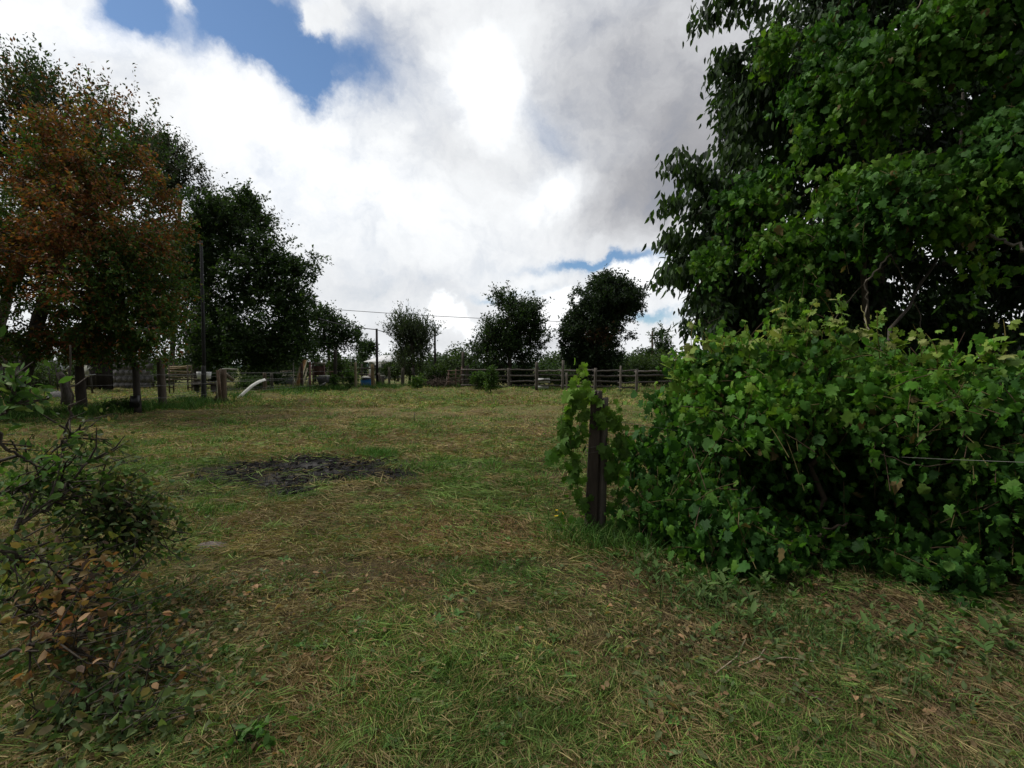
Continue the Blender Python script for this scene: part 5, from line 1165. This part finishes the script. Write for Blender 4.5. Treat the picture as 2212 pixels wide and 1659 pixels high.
BR = [(
    'bright green leafy branch high at the left edge', [(-60, 960, 2.5), (-10, 910, 2.55), (30, 870, 2.6), (20, 830, 2.6)], .010, 90, .085, GR, GW, .12, 14), (
    'upright bare-topped sapling rising over the branch heap', [(115, 1010, 3.3), (150, 960, 3.3), (160, 880, 3.3), (157, 745, 3.3)], .012, 0, .05, GR, GW, .1, 3), (
    'dark forked twig with small leaves left of the upright sapling', [(-20, 1000, 2.9), (40, 985, 2.95), (95, 1005, 3.0), (130, 950, 3.1), (180, 930, 3.1)], .011, 110, .055, OL, OW, .14, 14), (
    'arching dark twig at the left edge above the heap', [(-40, 900, 2.7), (10, 960, 2.75), (60, 1000, 2.8), (110, 1015, 2.9)], .010, 20, .06, OL, OW, .08, 5), (
    'leafy green branch on the left top of the heap', [(-60, 1090, 2.8), (20, 1060, 2.85), (80, 1050, 2.9), (140, 1040, 2.95)], .012, 300, .08, GR, GW, .22, 26), (
    'thick grey branch slanting up from the left edge', [(-80, 1230, 2.5), (0, 1170, 2.55), (110, 1090, 2.75), (200, 1000, 2.95)], .014, 90, .06, OL, OW, .14, 12), (
    'dark upright stick with freshly cut pale tip', [(205, 1200, 3.0), (215, 1120, 3.0), (219, 1030, 3.0)], .010, 70, .065, OL, OW, .16, 10), (
    'olive leafy branch forming the right side of the heap', [(170, 1120, 3.1), (240, 1060, 3.1), (300, 1090, 3.1), (330, 1140, 3.1)], .009, 460, .062, OL, OW, .2, 34), (
    'green leafy branch in the middle of the heap', [(120, 1150, 3.0), (190, 1100, 3.05), (270, 1110, 3.1), (310, 1170, 3.1)], .009, 420, .062, [(.04, .09, .02), (.06, .11, .025), (.09, .09, .04)], [3, 2, 1], .2, 30), (
    'thick bare branch lying across in front of the heap', [(110, 1200, 2.75), (180, 1215, 2.9), (260, 1190, 3.05), (318, 1165, 3.15)], .017, 20, .06, OR, RW, .1, 5), (
    'dark stick sloping down to the right out of the heap', [(160, 1130, 3.0), (200, 1180, 2.95), (250, 1235, 2.85)], .013, 20, .06, OL, OW, .1, 4), (
    'shaded branch with yellowing leaves at the left edge', [(-80, 1200, 2.4), (0, 1190, 2.45), (80, 1220, 2.5), (140, 1230, 2.6)], .011, 260, .07, [(.05, .08, .025), (.14, .15, .04), (.10, .09, .04)], [2, 2, 1], .2, 24), (
    'branch of curled pale orange dry leaves on the front of the heap', [(-20, 1350, 2.2), (50, 1330, 2.25), (110, 1300, 2.3), (140, 1260, 2.35)], .009, 230, .07, OR, RW, .17, 22), (
    'branch of rusty and yellow leaves lower on the heap', [(0, 1420, 2.0), (80, 1390, 2.05), (150, 1370, 2.1), (180, 1420, 2.1)], .008, 260, .062, OR, RW, .17, 24), (
    'green branch behind the rusty leaves at the left', [(-60, 1290, 2.4), (30, 1290, 2.45), (120, 1350, 2.4), (200, 1320, 2.5), (280, 1330, 2.55)], .009, 380, .06, [(.05, .10, .03), (.04, .08, .02), (.12, .12, .04)], [3, 2, 1], .2, 30), (
    'dark green branch spread over the bottom left corner', [(-40, 1620, 1.85), (60, 1580, 1.9), (180, 1560, 1.95), (260, 1520, 2.0)], .009, 330, .065, [(.05, .09, .03), (.09, .12, .05), (.14, .12, .06)], [3, 2, 1], .17, 30), (
    'low leafy branch along the bottom edge at the left', [(20, 1700, 1.75), (140, 1640, 1.8), (260, 1620, 1.85), (340, 1580, 1.9)], .008, 330, .07, [(.06, .10, .035), (.10, .14, .05), (.16, .13, .07)], [3, 2, 1], .15, 26), (
    'small bright green sprig near the bottom edge', [(470, 1640, 1.82), (510, 1600, 1.85), (545, 1590, 1.88)], .004, 46, .06, [(.06, .14, .03), (.09, .18, .04)], [1, 1], .07, 10), (
    'long thin bare stick lying in the grass at lower left', [(190, 1520, 2.05), (300, 1490, 2.15), (370, 1505, 2.15), (440, 1480, 2.2)], .006, 12, .06, OR, RW, .08, 4), (
    'short curved twig lying above the long thin stick', [(250, 1430, 2.35), (310, 1395, 2.4), (350, 1370, 2.5), (350, 1320, 2.6)], .005, 26, .055, OL, OW, .08, 6), (
    'leafy scrap branch lying right of the rusty leaves', [(180, 1500, 2.1), (250, 1470, 2.15), (330, 1440, 2.2), (400, 1440, 2.25)], .006, 150, .058, [(.05, .10, .03), (.12, .12, .05), (.22, .13, .06)], [3, 2, 1], .16, 18)]
for k, a in enumerate(BR):
    nar = [(x - max(0, x - 120) * .14 if a[8] != 10 else x, y, z) for x, y, z in a[1]]
    cut_branch(a[0], nar, a[2], int(a[3] * (1.0 if a[5] is OR else 1.5)), a[4] * .78, a[5], a[6], 500 + k, spread=a[7] * .92, side=int(a[8] * 1.4), cut=(k in (5, 6, 9)))
# fallen leaves scattered through the sward near the heap
rng = np.random.default_rng(71); n = 4200
x = np.concatenate([rng.normal(-1.95, .45, 1500), rng.uniform(-2, 2.5, 700), rng.uniform(.6, 4, 2000)]); y = np.concatenate([rng.uniform(1.6, 3.4, 1500), rng.uniform(1.7, 4.5, 700), np.clip(rng.normal(2.5, .45, 2000), 1.6, 4)])
V, Fs, k = leaves(np.c_[x, y, hgt(x, y) + .03 + .03 * rng.random(n)], rdir(n) * np.array((1, 1, .3)), rdir(n) * .6 + np.array((0, 0, 1)), rng.uniform(.02, .055, n), T_OVAL, rng.uniform(-1, 3, n))
mb = MB(); mb.add(V, Fs, np.repeat(palette(n, [(.10, .12, .05), (.2, .14, .07), (.06, .09, .03), (.28, .17, .09)], [3, 2, 3, 1], rng, .3), k, 0))
tag(link('leaf_litter', mb.me('leaf_litter'), M_VLEAF), 'fallen green and brown leaves scattered in the near grass', 'leaf litter', kind='stuff')
# dry twigs lying on the near right
rng = np.random.default_rng(72); 
for k, (poly, lab) in enumerate((([(1610, 1400), (1590, 1440), (1545, 1475)], 'pale twig lying left of the others near the vine bush'), ([(1655, 1415), (1640, 1440), (1595, 1460)], 'curved pale twig lying in the grass near the vine bush'), ([(1640, 1445), (1700, 1440), (1760, 1450)], 'straight pale twig lying below the vine bush'), ([(1700, 1490), (1780, 1540), (1850, 1600)], 'long dark twig lying at the lower right'))):
    q = [G(a, b) + np.array((0, 0, .05)) for a, b in poly]; mb = MB(); mb.tube(q, .004, 5, (.25, .20, .14) if k < 3 else (.1, .08, .06), .1); solo('twig', mb, M_BARK, lab, 'twig', group='twigs in the grass below the vine')

# charred sticks and ash lumps on the burnt patch
rng = np.random.default_rng(81); mb = MB()
for k in range(420):
    a = rng.uniform(0, 6.28); q = math.sqrt(rng.random()) * 1.05; x, y = BURN[0] + BA * q * math.cos(a), BURN[1] + BB * q * math.sin(a); z = h1(x, y)
    if rng.random() < .7:
        t = rng.uniform(0, 6.28); L = rng.uniform(.06, .35); p0 = np.array([x, y, z + rng.uniform(0, .03)]); p2 = p0 + np.array([math.cos(t) * L, math.sin(t) * L, rng.uniform(0, .05)])
        mb.tube([p0, (p0 + p2) / 2 + rng.normal(size=3) * .012, p2], rng.uniform(.003, .009), 5, np.array((.014, .013, .013)) * rng.uniform(.6, 2.5), .1, False)
    else: mb.box((x, y, z + .01), rng.uniform(.02, .07, 3), rz=rng.uniform(0, 3), col=(.012, .012, .012) if rng.random() < .9 else (.06, .06, .06), jit=.008)
tag(link('charred_debris', mb.me('charred_debris'), M_SOIL), 'charred sticks and ash on the burnt patch', 'charred debris', kind='stuff')

rng = np.random.default_rng(83); mb = MB()
for k in range(7):
    b = on(1205 + rng.uniform(-14, 20), 1130 + rng.uniform(-10, 14)); h = rng.uniform(.06, .14)
    mb.tube([b, b + np.array((rng.normal() * .01, 0, h))], .0015, 4, (.06, .12, .03), 0, False)
    th = np.arange(9) * .7; n = 9; V, Fs, kk = leaves(np.tile(b + np.array((0, 0, h)), (n, 1)), np.c_[np.cos(th), np.sin(th), np.full(n, .3)], np.tile(np.array((0, -.3, 1.)), (n, 1)), np.full(n, .016), T_OVAL)
    mb.add(V, Fs, (.62, .42, .02))
tag(link('yellow_flowers', mb.me('yellow_flowers'), M_GRASS), 'tiny yellow flowers in the grass left of the rough post', 'flowers', kind='stuff')
